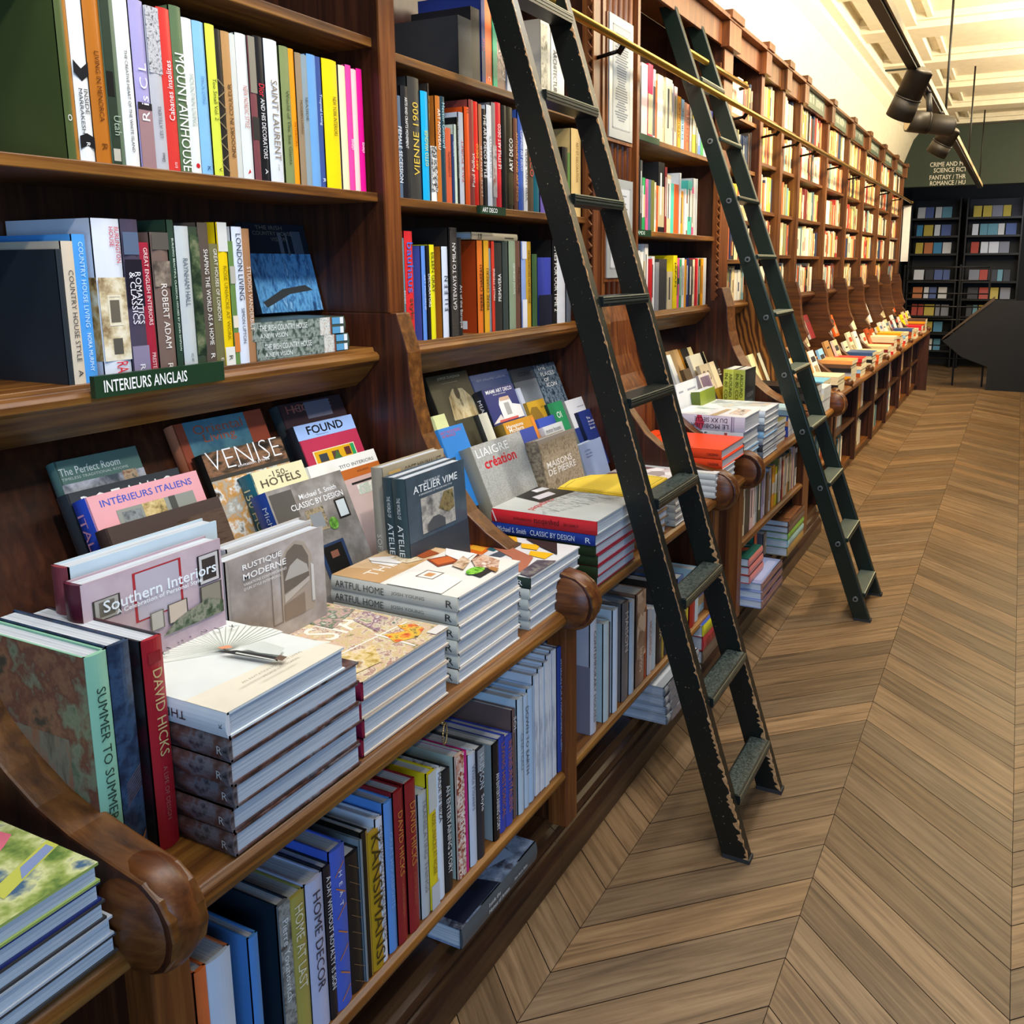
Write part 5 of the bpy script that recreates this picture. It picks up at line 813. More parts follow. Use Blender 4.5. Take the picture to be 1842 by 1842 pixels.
L2((1645, 882), (1842, 805), 1.245, .3, .05, 'pale blue face-out book behind the red pile', '8c9cc0', 'a8b0b8', None, [('t', 'Le Wiltz,', .2, .74, .5, .06, '3a4a70'), ('t', 'une ville', .2, .65, .5, .06, '3a4a70'), ('t', 'inspirante', .2, .56, .6, .06, '3a4a70')], th=18, fs=0.6)
for i in range(3):
    lean((1137+9*i, 722-2*i), (1165+9*i, 716-2*i), 1.30-.0*i, .25, .012, 23, '%s of the thin silver face-out books behind the worn ladder' % ('first', 'middle one', 'last')[i], '8a9094', '24262a') if i == 0 else lean((1146+17*i, 724-4*i), (1160+17*i, 720-4*i), 1.30, .25, .012, 23, '%s of the thin silver face-out books behind the worn ladder' % ('first', 'middle one', 'last')[i], '8a9094', '24262a')
L2((1880, 560), (1995, 535), R1-.02, .27, .03, 'grey tall face-out book with vertical black lettering beside the ladder', '8a8c84', '5a5c54', None, [('t', 'MEX', .2, .5, .6, .2, '2a2a28')])
# red, blue and green pile
items = []
for i in range(4): items.append((.0285, .265, .32, dict(cover='8c2434', spine='24341c', title=[('SCREEN TIME', 'c8d0b8', -1, .03, .28, .5)], label='dark green-spined book, %s in the red-topped pile' % ('lowest', 'second from bottom', 'third from bottom', 'topmost green')[i], group='dark green-spined copies')))
items.append((.029, .265, .31, dict(cover='c4ccd8', spine='1e3a8c', dx=-.01, title=[('Michael S. Smith', 'e0e8f4', 1, .08, .36, .5), ('CLASSIC BY DESIGN', 'e0e8f4', 1, .4, .82, .5), ('R', 'e0e8f4', 1, .92, .97, .5)], label='royal blue-spined book just under the red one')))
items.append((.037, .262, .31, dict(cover='c0c4c0', spine='c82830', dx=-.008, title=[('paquebots', '3a1418', -1, .42, .66, .55), ('LE GRAND LIVRE', '3a1418', -1, .7, .84, .35), ('transatlantiques', '3a1418', -1, .22, .4, .3)], sp=(('l', .1, .95, .9, .99, .05, 'f0e4e0'),), front=[('r', 0, 0, 1, 1, 'c4c8c4'), ('p', [(0, .5), (.2, .4), (1, .12), (1, .6), (.4, .7)], art(['4a4a48', 'a8aca8', 'd0d4d0', '6c6e6c'], 30, (1, 6, 1))), ('t', 'paquebots', .1, .62, .5, .1, 'c84048', .01), ('p', [(.4, .7), (1, .6), (1, 1), (.5, 1)], '2c2c2a'), ('p', [(.5, .76), (.8, .72), (.86, .82), (.56, .86)], 'd8d4dc'), ('p', [(.76, .9), (.98, .86), (1, .95), (.8, .98)], 'dcdce4')], label='red-spined book with a grey ship cover, topping the pile by the worn ladder')))
stack(2.042, .918, .7805, items)
# kraft pile and pale pile behind the ladder, yellow folder across
items = [(.026, .2, .27, dict(cover='8a6a48', spine='7a5a3a', label='kraft brown book, %s in the pile seen between the ladder stiles' % n_, group='kraft brown copies')) for n_ in ('lowest', 'second', 'third', 'fourth', 'fifth', 'topmost')]
stack(2.40, .93, .7805, items)
m = MB(); pts = [(-.10, 0), (.16, 0), (.17, .06), (.15, .16), (.09, .24), (0, .27), (-.1, .26)]
r = thing('folder', 'yellow rounded paper folder lying across the pile behind the ladder', 'folder', (2.47, .98, .94))
m.prism([(2.47+x, .94+y) for x, y in pts], .939, .9425, 'z', mat('e8c838', .5)); m.build('back_leaf', r, world=True)
m = MB(); m.prism([(2.475+x*.97, .945+y*.97) for x, y in pts], .943, .946, 'z', mat('f0d248', .5)); m.prism([(2.475+x*.9, .955+y*.88) for x, y in pts], .9461, .9463, 'z', mat('a88c20', .5)); m.prism([(2.475+x*.88, .957+y*.86) for x, y in pts], .9464, .9466, 'z', mat('f0d248', .5)); m.build('front_leaf', r, world=True)
items = [(.024, .2, .26, dict(cover='d4d4d4', spine='c0b8a8', title=[('CAP', '5a5448', 1, .8, .95, .4)], label='pale book with a beige spine, %s beside the kraft pile' % n_, group='pale copies')) for n_ in ('lowest', 'second from bottom', 'third from bottom', 'third from top', 'second from top')]
items.append((.02, .2, .26, dict(cover='b8a8a8', spine='b0a898', front=[('r', 0, 0, 1, 1, art(['4a3438', 'a88c90', 'e4e4e8', '6a4c50'], 20, kind='vor'))], label='patterned thin book topping the pale pile beside the kraft one')))
stack(2.66, .925, .7805, items)
# orange pile
items = [(.0225, .25, .33, dict(cover='d0d4d4', spine='c4c8c4', title=[('EXHIBITION', '9aa0a0', 1, .2, .6, .4)], label='pale grey book, %s under the two orange ones' % n_, group='grey copies under the orange')) for n_ in ('lowest', 'second from bottom', 'second from top', 'topmost')]
zt = stack(3.06, .918, .7805, items)
for i in (0, 1):
    book((3.06+.085+.004*i, .921+.004*i, zt+.0345*i), LYING, .034, .30, .37, 'e8481c', 'e04018', [('KATI ZWAR', '1c1414', 1, .1, .5, .6), ('CASSINA', '1c1414', 1, .86, .97, .3)], [('t', 'MAKING DESIGN', .6, .84, .3, .02, '3a1408'), ('c', .06, .32, .012, '2a100a')] if i else (), (), (), '%s of the two bright orange books on the pale grey pile' % ('lower', 'upper')[i], 'bright orange books')
# furniture pile
def fl(n_): return '%s on the furniture pile behind the orange books' % n_
items = [(.03, .23, .30, dict(cover='D', spine='3a3f46', label=fl('charcoal book lowest'))), (.026, .235, .3, dict(cover='SV', spine='9aa2aa', label=fl('silver book'))), (.026, .24, .3, dict(cover='L', spine='3aa0d8', label=fl('sky blue-edged book'))), (.034, .23, .3, dict(cover='c4c8ce', spine='3c4448', label=fl('dark slate-spined book'))),
 (.042, .235, .3, dict(cover='d0d4d8', spine='d0d0d4', title=[('FURNITURE', '1c1c1c', 1, .02, .5, .7)], sp=(('r', .1, .22, .9, .26, 'a8504a'),), label=fl('white book with bold black lettering'))),
 (.062, .235, .30, dict(cover='dcdce4', spine='d8d4e0', title=[('LE MOBILIER', '1c1c20', -1, .25, .78, .3, .3), ('DU XX SIECLE', '1c1c20', -1, .3, .76, .3, .72)], sp=(('r', 0, .17, 1, .185, '8a7c98'), ('r', 0, .145, 1, .155, '8a7c98'), ('p', [(.0, .6), (.5, .56), (1, .6), (1, .66), (.3, .7)], 'c04058')), front=[('r', 0, 0, 1, .25, 'dfe0e4'), ('p', [(.2, .08), (.9, .1), (.95, .3), (.3, .3)], art(['c87050', 'd8d0c8', '3a2c28'], 30)), ('p', [(0, .4), (.8, .36), (.8, .44), (0, .5)], 'b09c7c'), ('r', .1, .55, .9, .9, art(['b8c4cc', 'e4e8ea', '8aa0a8'], 10))], label=fl('thick white upside-down titled book topmost')))]
stack(3.535, .945, .7805, items)
items = [(.03, .26, .31, dict(cover=c_, spine=s_, label='%s book %s in the grey-white pile past the furniture pile' % (n_, o_))) for c_, s_, n_, o_ in (('SV', '5a6068', 'slate', 'lowest'), ('D', '34383c', 'charcoal', 'second'), ('SV', '8a9098', 'steel', 'third'), ('L', '8ab4d0', 'icy', 'fourth'), ('W', '6a7078', 'marbled', 'fifth'), ('W', 'c8d0d4', 'white', 'sixth'))]
items.append((.03, .26, .31, dict(cover='dfe2e6', spine='d8dce0', front=[('r', .1, .1, .9, .9, art(['c8d4dc', 'e8ecee', 'a8b8c0', 'd8c8b0'], 8))], label='white glossy book topmost in the grey-white pile past the furniture pile')))
stack(3.80, .93, .7805, items)
items = [(.022, .2, .26, dict(cover=c_, spine=c_, label='%s book %s in the mixed pile behind the round-bolted ladder' % (CN[c_][0], o_), soft=True)) for c_, o_ in (('L', 'lowest'), ('N', 'second'), ('K', 'third'), ('E', 'fourth'), ('OL', 'topmost'))]
stack(4.10, .95, .7805, items)
items = [(.026, .22, .28, dict(cover=c_, spine=c_, label='%s book %s in the pile past the mixed one by the ladder' % (n_, o_), soft=True)) for c_, n_, o_ in (('4a58c0', 'violet blue', 'lowest'), ('3a5ad0', 'cobalt', 'second'), ('e8a878', 'peach', 'third'), ('3050c8', 'royal blue', 'fourth'), ('a8d0e8', 'pale aqua', 'topmost'))]
stack(4.36, .95, .7805, items)
# lower shelf of the second bookcase
q2 = zm(1020, 1060, 4.847); qq = zm(1020, 860, 6.14)
row(q2, (100, 1280, 930, 545), .957, .331, 'the low shelf behind the worn ladder', [
 (215, 268, 255, 'c4c8d4', ('CONTEMPORARY HOUSES', '3a3a44', 1, .1, .9, .35), dict(cn='lavender grey', cover='a8a8b4', v=1200, back=[('r', 0, .0, 1, .6, '7a7480')], du=10)), (318, 365, 240, 'b8c8cc', None, dict(v=1080, cn='misty', cover='a8bcc0', du=60)), (366, 378, 240, '4a4248', ('INTERIOR', 'b8b0b8', 1, .1, .8, .7), dict(v=1060, cn='thin charcoal', du=60)), (395, 436, 100, 'c8d4e4', None, dict(v=1050, cn='pale blue', cover='b8c4cc', du=90)), (480, 535, 90, '6a6462', ('MAISON', 'd8d0c8', 1, .1, .5, .5), dict(v=960, cn='warm grey', du=30)), (540, 582, 90, 'b8c8d8', None, dict(v=880, cn='soft blue', du=20)),
 (594, 668, 10, '8a6a58', ('Interiors', 'e8d8c8', 1, .6, .85, .5), dict(v=830, cn='brown photographic', sp=[('r', 0, .3, 1, 1, art(['5a4438', 'b89a84', '8a6c58', 'd8c4b0'], 30, kind='vor'))], du=20)), (672, 688, 140, 'b0502c', None, dict(v=780, cn='rust', du=10)), (695, 730, 170, 'c8c8d0', ('HOUSING', 'a06a60', 1, .2, .7, .6), dict(v=760, cn='lilac white', du=0)), (732, 772, 170, 'b8c8d4', None, dict(v=720, cn='cloudy', du=0)), (785, 828, -60, '34302e', ('COLOR', 'c8b890', 1, .3, .7, .6), dict(v=600, cn='dark', du=0)), (832, 850, 100, 'b89a3c', None, dict(v=580, cn='gold', du=0)), (855, 915, 120, '2c3448', None, dict(v=560, cn='ink blue', du=0)),
 (960, 1010, -100, '5a7cb4', None, dict(v=430, cn='blue', du=0)), (1015, 1040, 20, 'b8b48c', None, dict(v=380, cn='khaki', du=0)), (1042, 1060, 20, 'd8c83c', None, dict(v=360, cn='yellow', du=0)), (1065, 1112, 0, 'b0281c', None, dict(v=330, cn='red', du=0)), (1116, 1150, -170, 'c8dce4', None, dict(v=290, cn='pale cyan', cover='a0c4d4', du=0))], depth=.26, group='books on the low shelf behind the worn ladder')
lean(qq(1425, 1205), qq(1620, 1090), .972, .22, .03, 0, 'blue and sand seaside face-out book on the low shelf seen through the ladder', 'b89c6c', 'd0d8dc', None, [('r', .0, .55, 1, 1, '5878c8'), ('t', 'SUR MER', .2, .72, .5, .08, 'c8d4f0'), ('r', 0, .0, 1, .26, art(['4a7a94', '8ab0c0', 'c8d8dc'], 30))], zmin=.332)
# piles on the skirting under the low shelves
items = []
for i in range(4): items.append((.0305, .25, .34, dict(label='big silver book, %s in the pile sticking out over the skirting' % ('lowest', 'second', 'third', 'topmost')[i], group='big silver copies')))
zt = .1705
for i, (t_, w_, h_, kw) in enumerate(items):
    book((2.52+.34+.006*(i % 2), .892+.004*i, zt), LYINGX, t_-.0008, .25, .34, 'a4acb8', art(['7c828c', 'a8b0b8', '6a6e78', '8a8a90'], 14), None, [('r', .12, 0, .5, 1, 'd0dae4')] if i == 3 else (), (), [('r', 0, .1, 1, .9, art(['5a5a64', '8a8c94', '707684'], 20))], kw['label'], kw['group'], pg='c8d0dc'); zt += t_
zt = .1705
for c_, s_, t_, lb in (('5a5048', '6a5c50', .05, 'brown thick book at the bottom of the yellow-topped pile over the skirting'), ('a83038', 'b83440', .055, 'red scripted book under the yellow-edged one by the skirting'), ('dfe0e4', 'e0dc30', .045, 'white and blue book with a yellow zigzag spine by the skirting')):
    book((3.02+.24, .93, zt), LYINGX, t_-.001, .22, .26, c_, s_, ('LES STYLES', '4a1014', 1, .1, .8, .5) if t_ == .055 else None, [('r', 0, 0, .45, 1, '3a58b4'), ('p', [(.5, .3), (.7, .3), (.72, .55), (.52, .6)], '2c50b0'), ('p', [(.62, .6), (.8, .55), (.84, .85), (.7, .9)], 'd87860'), ('p', [(.3, .6), (.5, .62), (.46, .9), (.34, .86)], 'a8cc3c')] if t_ == .045 else (), (), [('l', .1+.0*i, .03+.05*i, .9, .055+.05*i, .03, '8a8a10') for i in range(19)] if t_ == .045 else (), lb); zt += t_
# ------------------------------------------------------------------ third bookcase
ROWG = 'books past the framed notices'
autorow(3.545, 4.66, 1.452, 2.1285, 'the upper row past the framed notices', 'W:1.1:1.02 K:.9:.95 PK:1.2:1 CR_:.9:1.03 W:.4:.98 O:.5:.85 C:1.2:.95 BE:.5:.9 C:1.5:.96 SV:.5:.93 PK:.7:.9 A:.8:.78:AFRIQUES L:.7:.76:EUROPE RU:.8:.74 O:.8:.74:ORIENTS G:.6:.73 Y:.8:.72 OL:.5:.7 B:.8:.62 V:.8:.6 W:.9:.6 D:.7:.85 N:.8:.8 SB:.6:.6', .2, ROWG, hs=.29)
autorow(3.545, 4.40, 1.452, 1.7465, 'the middle row past the framed notices', 'LV:.5:1 U:.7:.82 K:.9:1:MONOGRAPH D:.5:.95 V:1:.73 P:.6:.72 SB:.7:.72 OL:.8:.72 C:.4:.7 O:.6:.66 K:1.6:1.0 DR:.6:.95 BE:1.1:.85 TU:.9:.74 O:1.4:.74 W:.5:.92 A:1:.66 W:.6:.7 DR:.4:.62 TU:1.3:.84 P:.6:.75 SV:.9:.9', .2, ROWG, hs=.30)
book((4.402, 1.456, 1.7465), UPR, .012, .2, .27, 'W', 'W', None, label='white thin paperback at the far end of the middle row past the notices', soft=True)
autorow(3.56, 4.66, 1.478, 1.3985, 'the lower row past the framed notices', 'Y:.7:.9 W:.5:.9 SV:.6:.9 W:.6:.92 W:.5:.9 SV:.4:.9 W:.6:1.02 R:.5:.8 W:.6:.84 G:.7:.75 D:1.6:.8 BE:1:.6 Y:.8:.86:JAPAN P:.7:.82 V:.4:.8 W:.5:.82 A:.4:.8 N:.6:.82 D:.8:.8 C:.6:.8 R:.5:.82 W:.4:.82 E:.4:.8 A:.5:.82 W:.7:.83', .2, ROWG, hs=.29)
zf = zm(1190, 600, 12.28)
def L3(tl, tr, r, h, t, lb, cover, spine=None, front=(), th=23, **k): return lean(zf(*tl), zf(*tr), r, h, t, th, lb, cover, spine, None, front, soft=k.pop('soft', True), **k)
L3((80, 408), (355, 362), R0, .27, .02, 'tan face-out book with a standing figure on the third slope', 'b89868', None, [('p', [(.4, 0), (.5, .6), (.62, .7), (.74, .5), (.76, 0)], '8a6238')])
L3((395, 350), (555, 315), R0, .3, .02, 'black and grey face-out book with an amber spine on the third slope', '2a2826', 'e0901c', [('r', 0, 0, 1, .5, art(['8a8a84', 'c0c0b8', '5a5a54'], 60)), ('t', 'FIG', .2, .62, .6, .14, 'b8b4a8')])
L3((560, 312), (645, 298), R0, .28, .02, 'narrow cream face-out book between black and rainbow ones', 'dccb98')
L3((700, 275), (1022, 205), R0, .28, .025, 'rainbow-coloured face-out book deepest on the third slope', 'c05c98', 'e8b02c', [('p', [(.35, 0), (.4, 1), (.7, 1), (.7, 0)], '6a7ac8'), ('r', .66, 0, 1, 1, '2a6a60'), ('t', 'COLOR', .1, .74, .5, .12, '7a3a88')])
L3((600, 492), (850, 440), R1, .3, .02, 'off-white face-out book with pale lettering on the third slope', 'd8d6c8', None, [('t', 'IN', .2, .66, .4, .1, '9a9a7c'), ('t', 'TE', .2, .5, .4, .1, '9a9a7c')])
L3((905, 398), (1118, 345), R1, .3, .022, 'pale olive face-out book with a black spine on the third slope', 'c0bc94', '1c1a18')
L3((105, 485), (190, 470), R1, .3, .02, 'thin white face-out book at the near end of the third slope', 'dcdfe0')
L3((470, 800), (620, 768), R2, .26, .02, 'brown face-out book with grey lettering on the third slope', '5a4630', None, [('t', 'RUE', .1, .2, .8, .2, 'b8b4a8')])
L3((820, 712), (1020, 682), R2, .28, .02, 'beige face-out book with ornamental rings', 'c0b49c', None, [('c', .3, .78, .2, '5a4c3c'), ('c', .3, .78, .14, 'b8ac94'), ('c', .74, .78, .18, '5a4c3c'), ('c', .74, .78, .12, 'b8ac94')])
L3((1040, 640), (1235, 600), R2-.01, .29, .03, 'cream face-out book with a dark right strip on the third slope'.replace(' right', ''), 'e0d2b4', None, [('r', .55, .3, 1, 1, '2c2622'), ('t', 'LES', .6, .72, .34, .12, 'e0d8c8'), ('r', .1, .1, .6, .4, art(['e0d2b4', '8a5a48', 'c8a890'], 40))])
L3((800, 925), (1030, 852), R3+.01, .24, .022, 'mauve picture face-out book with a white border on the third slope', 'dcd4d4', 'c8bcbc', [('r', .1, .08, .96, .94, '7a6880'), ('t', 'travel', .4, .16, .4, .1, 'e8dcc8')])
L3((1340, 880), (1620, 730), R2-.01, .27, .02, 'bright red face-out book beside the yellow-spined pair', 'd0202c', None, [('r', .0, .8, .3, .96, 'c8c4c8')])
L3((1250, 1195), (1500, 1135), 1.235, .22, .02, 'small golden yellow face-out book in front of the red one', 'e8b020', None, [('t', 'JARDINS', .2, .6, .6, .1, 'a87410')])
L3((300, 1140), (770, 1035), 1.22, .26, .012, 'white paper-covered face-out book by the furniture pile', 'dfe2e8', None, [('r', .1, .84, .3, .87, '9aa0ac'), ('r', .5, .84, .9, .87, '9aa0ac')], th=12)
L3((840, 1290), (1180, 1240), 1.20, .2, .04, 'olive green small book with black lettering by the furniture pile', '8a9a34', '5a6a24', [('t', 'O GIRIN', .1, .3, .8, .3, '1c2010')], th=6)
for i in (1, 0):
    p = ony(1323, 665, 1.2)
    o = Vector((4.335+.004*i, 1.165+.056*i, .7805))
    book(o+Vector((0, .055, 0)), facing(0), .054, .20, .318, '24262a', 'd8dc58', [('AROUND THE WORLD', '4a5020', 1, .06, .94, .3, .7), ('IN 80 COLORS', '4a5020', 1, .06, .8, .3, .3)], [('t', 'AROUND THE', .2, .56, .6, .07, '7a7c80'), ('t', 'WORLD', .2, .44, .5, .07, '7a7c80'), ('r', 0, 0, 1, .3, art(['2a2a2c', '4a4a4c', '1a1a1c'], 30))], (), (), '%s of the two thick yellow-spined standing books' % ('front copy', 'rear copy')[i], 'yellow-spined pair')
autorow(3.56, 4.66, .962, .4765, 'the low shelf before the round-bolted ladder', 'K:.9 C:.7:.95 D:1.2:.9 PK:1:.95 W:.6 SV:.7:1.02 E:1:.98 LV:.6 W:.7:1.03 BR:.7 SV:.8:.96 RU:.5 A:.8:.95 Y:.7 OL:.5 W:.6:1.02 K:.5 R:.4:.9 C:.8 W:.6 TN:.7:.95 E:.6 BE:.7 PK:.5 K:.6:.9 W:.7', .2, 'paperbacks on the low shelf before the round-bolted ladder', hs=.215)
zt = .1705
for i, n_ in enumerate(('lowest', 'middle', 'topmost')):
    book((3.63+.36+.01*i, .872+.004*i, zt), LYINGX, .034, .27, .36, '8c9cc8', '9c7468', None, [('c', .72, .4, .12, 'c84858'), ('c', .72, .4, .09, 'a8b0d4'), ('r', .05, .1, .2, .9, 'a8b4dc')], (), [('r', 0, 0, .12, 1, '2c3c8c'), ('r', .88, 0, 1, 1, '2c3c8c')], '%s of the three blue books sticking out under the third bookcase' % n_, 'blue copies over the skirting'); zt += .035
for i, n_ in enumerate(('lowest', 'middle', 'topmost')):
    book((3.60+.24, .925+.003*i, zt), LYINGX, .036, .2, .22, '1f5a50' if i == 2 else 'b04038', 'd88078', None, [('p', [(.1, .3), (.5, .9), (.8, .85), (.4, .3)], 'e0643c'), ('p', [(.2, .1), (.8, .3), (.7, .5)], 'c8d0d0'), ('r', .0, 0, .2, 1, '1f5a50')] if i == 2 else (), (), (), '%s of the three pink-spined books on the blue ones' % n_, 'pink-spined copies'); zt += .037
book((3.93, .99, .279), UPR, .05, .2, .17, '1f6a60', 'd85a34', None, label='teal book with an orange spine standing behind the pink-spined ones')
book((4.02, .97, .279), UPR, .06, .2, .10, '4a4e54', '5c5e60', None, (), (), [('c', .5, .5, .2, 'a8a8a4')], label='small dark grey book standing beside the teal and orange one')
zt = .1705
for t_, c_, s_, lb in ((.045, '8a7a50', 'a88a4c', 'ochre thick book at the bottom of the brown-topped pile'), (.04, '8ac0c8', '9ac8cc', 'pale turquoise book low in the brown-topped pile'), (.035, '6a9a3c', '7cb048', 'green-spined book in the brown-topped pile'), (.032, '7a7078', '6a5a54', 'grey-brown book high in the brown-topped pile'), (.03, art(['3a2820', '8a5a3c', '5a3c2a', 'b08058'], 30), '6a4a3a', 'brown book topping the pile by the round-bolted ladder')):
    book((4.36+.38, .935, zt), LYINGX, t_-.0008, .25, .36, c_, s_, None, [('t', 'MERKUR', .3, .5, .4, .1, 'e0d8c8')] if t_ == .03 else (), label=lb); zt += t_
# narrow bookcase by the ladder
def gen(zf_, tl, tr, r, h, lb, c_, fr=(), th=23, t=.016, sp=None): return lean(zf_(*tl), zf_(*tr), r, h, t, th, lb, c_, sp, None, fr, soft=True)
zg = zm(1260, 380, 6.14); zh = zm(1420, 380, 6.14)
gen(zg, (400, 1262), (520, 1258), R0, .26, 'cream face-out book with a red flower in the narrow bookcase', 'e8d8bc', [('p', [(.3, .5), (.5, .85), (.75, .6), (.55, .5)], 'd86a60'), ('l', .55, .5, .6, .2, .03, '6a7a4a'), ('r', 0, .06, 1, .1, 'b04034')])
gen(zg, (520, 1590), (660, 1570), R2, .24, 'yellowish face-out book under the flower cover', 'e4dcac', [('t', 'JE', .4, .6, .4, .2, '4a4a34')])
gen(zg, (650, 1560), (785, 1500), R3, .3, 'pale face-out book patterned with birds and leaves', 'dfe0cc', [('r', .05, .05, .95, .95, art(['dfe0cc', '9cb07c', 'e8e8dc', '7a8a8a'], 30))])
for i, (x, n_, c_, k_) in enumerate(((4.86, 5, 'black', ('K', 'D', 'K', 'D', 'K')), (5.14, 4, 'white', ('W', 'SV', 'C', 'W')))):
    stack(x, .935, .7805, [(.036, .22, .38, dict(cover=CN[q_][1], spine=CN[q_][1], label='%s book, %s in the %s pile beside the round-bolted ladder' % (CN[q_][0], ORD[j]+' from below', c_), soft=True)) for j, q_ in enumerate(k_)])
# far counters: piles and face-out books
rr = random.Random(21)
WARMS = 'C BE TN W C BE Y O R SV L K RU A BR C PK DR BE W'.split()
FARN = ['narrow bay past the round-bolted ladder', 'unsigned narrow bay', 'first crown-signed bay', 'second crown-signed bay', 'third crown-signed bay', 'fourth crown-signed bay', 'fifth crown-signed bay', 'last bay before the end wall']
TOPS = {0: ('6ab0d8', 'light blue'), 2: ('e8a05c', 'apricot'), 3: ('3a5a8c', 'steel blue'), 4: ('e0cc94', 'cream lettered'), 5: ('e8a81c', 'amber'), 6: ('3a5088', 'dusk blue'), 7: ('c82030', 'scarlet')}
for bi, (x0, x1, lb_) in enumerate(fb):
    npile = max(1, int((x1-x0)/.38)); w_ = (x1-x0-.03)/npile
    for pi in range(npile):
        nb = (5, 4, 6)[(bi+pi) % 3]; its = []
        for j in range(nb):
            c_ = rr.choice(WARMS); cn, hx = CN[c_]; ti = None
            if j == nb-1 and pi == 0 and bi in TOPS: hx, cn = TOPS[bi]
            if bi == 4 and j == nb-1 and pi == 0: ti = ('REPUBLIC', '2a2420', 1, .05, .6, .6)
            its.append((.027, min(.24, w_-.03), .30, dict(cover=hx, spine=hx, title=ti, soft=True, pg='e4d8b8', label='%s paperback, %s in %s pile, %s' % (cn, (ORD[j]+' up'), ('the near', 'the far', 'the third')[pi], FARN[bi]))))
        stack(x0+.02+pi*w_, 1.005, .7805, its, .006)
    nf = max(2, int((x1-x0)/.24)); fw = (x1-x0-.04)/nf
    for row_i in (0, 1):
        for k in range(nf):
            c_ = rr.choice(WARMS); cn, hx = CN[c_]; th = math.radians(23); zt_ = (1.19, 1.02)[row_i]+rr.uniform(-.03, .03); Y0 = (1.31, 1.16)[row_i]
            hgt = rr.uniform(.19, .23); R = facing(th); P = Vector((x0+.02+k*fw+rr.uniform(0, .02), Y0+(zt_-.8)*math.tan(th), zt_)); hgt = min(hgt, (P.z-.79)/math.cos(th))
            book(P-R.col[2]*hgt-R.col[0]*.018, R, .018, min(.17, fw-.025), hgt, hx, rr.choice([hx, 'e4e0d4']), None, [('r', .12, .62, .88, .8, rr.choice(['e8e0c8', '3a3a40', 'b84a34', '4a6a8c'])), ('r', .15, .12, .85, .5, art(['8a6a4c', 'c8b48c', '4a4a44', 'e0d4bc'], 40))] if (k+row_i+bi) % 2 else [('r', .2, .7, .8, .76, '4a4038')], (), (), '%s face-out paperback, %s in the %s slope row, %s' % (cn, ORD[k], ('back', 'front')[row_i], FARN[bi]), None, True)
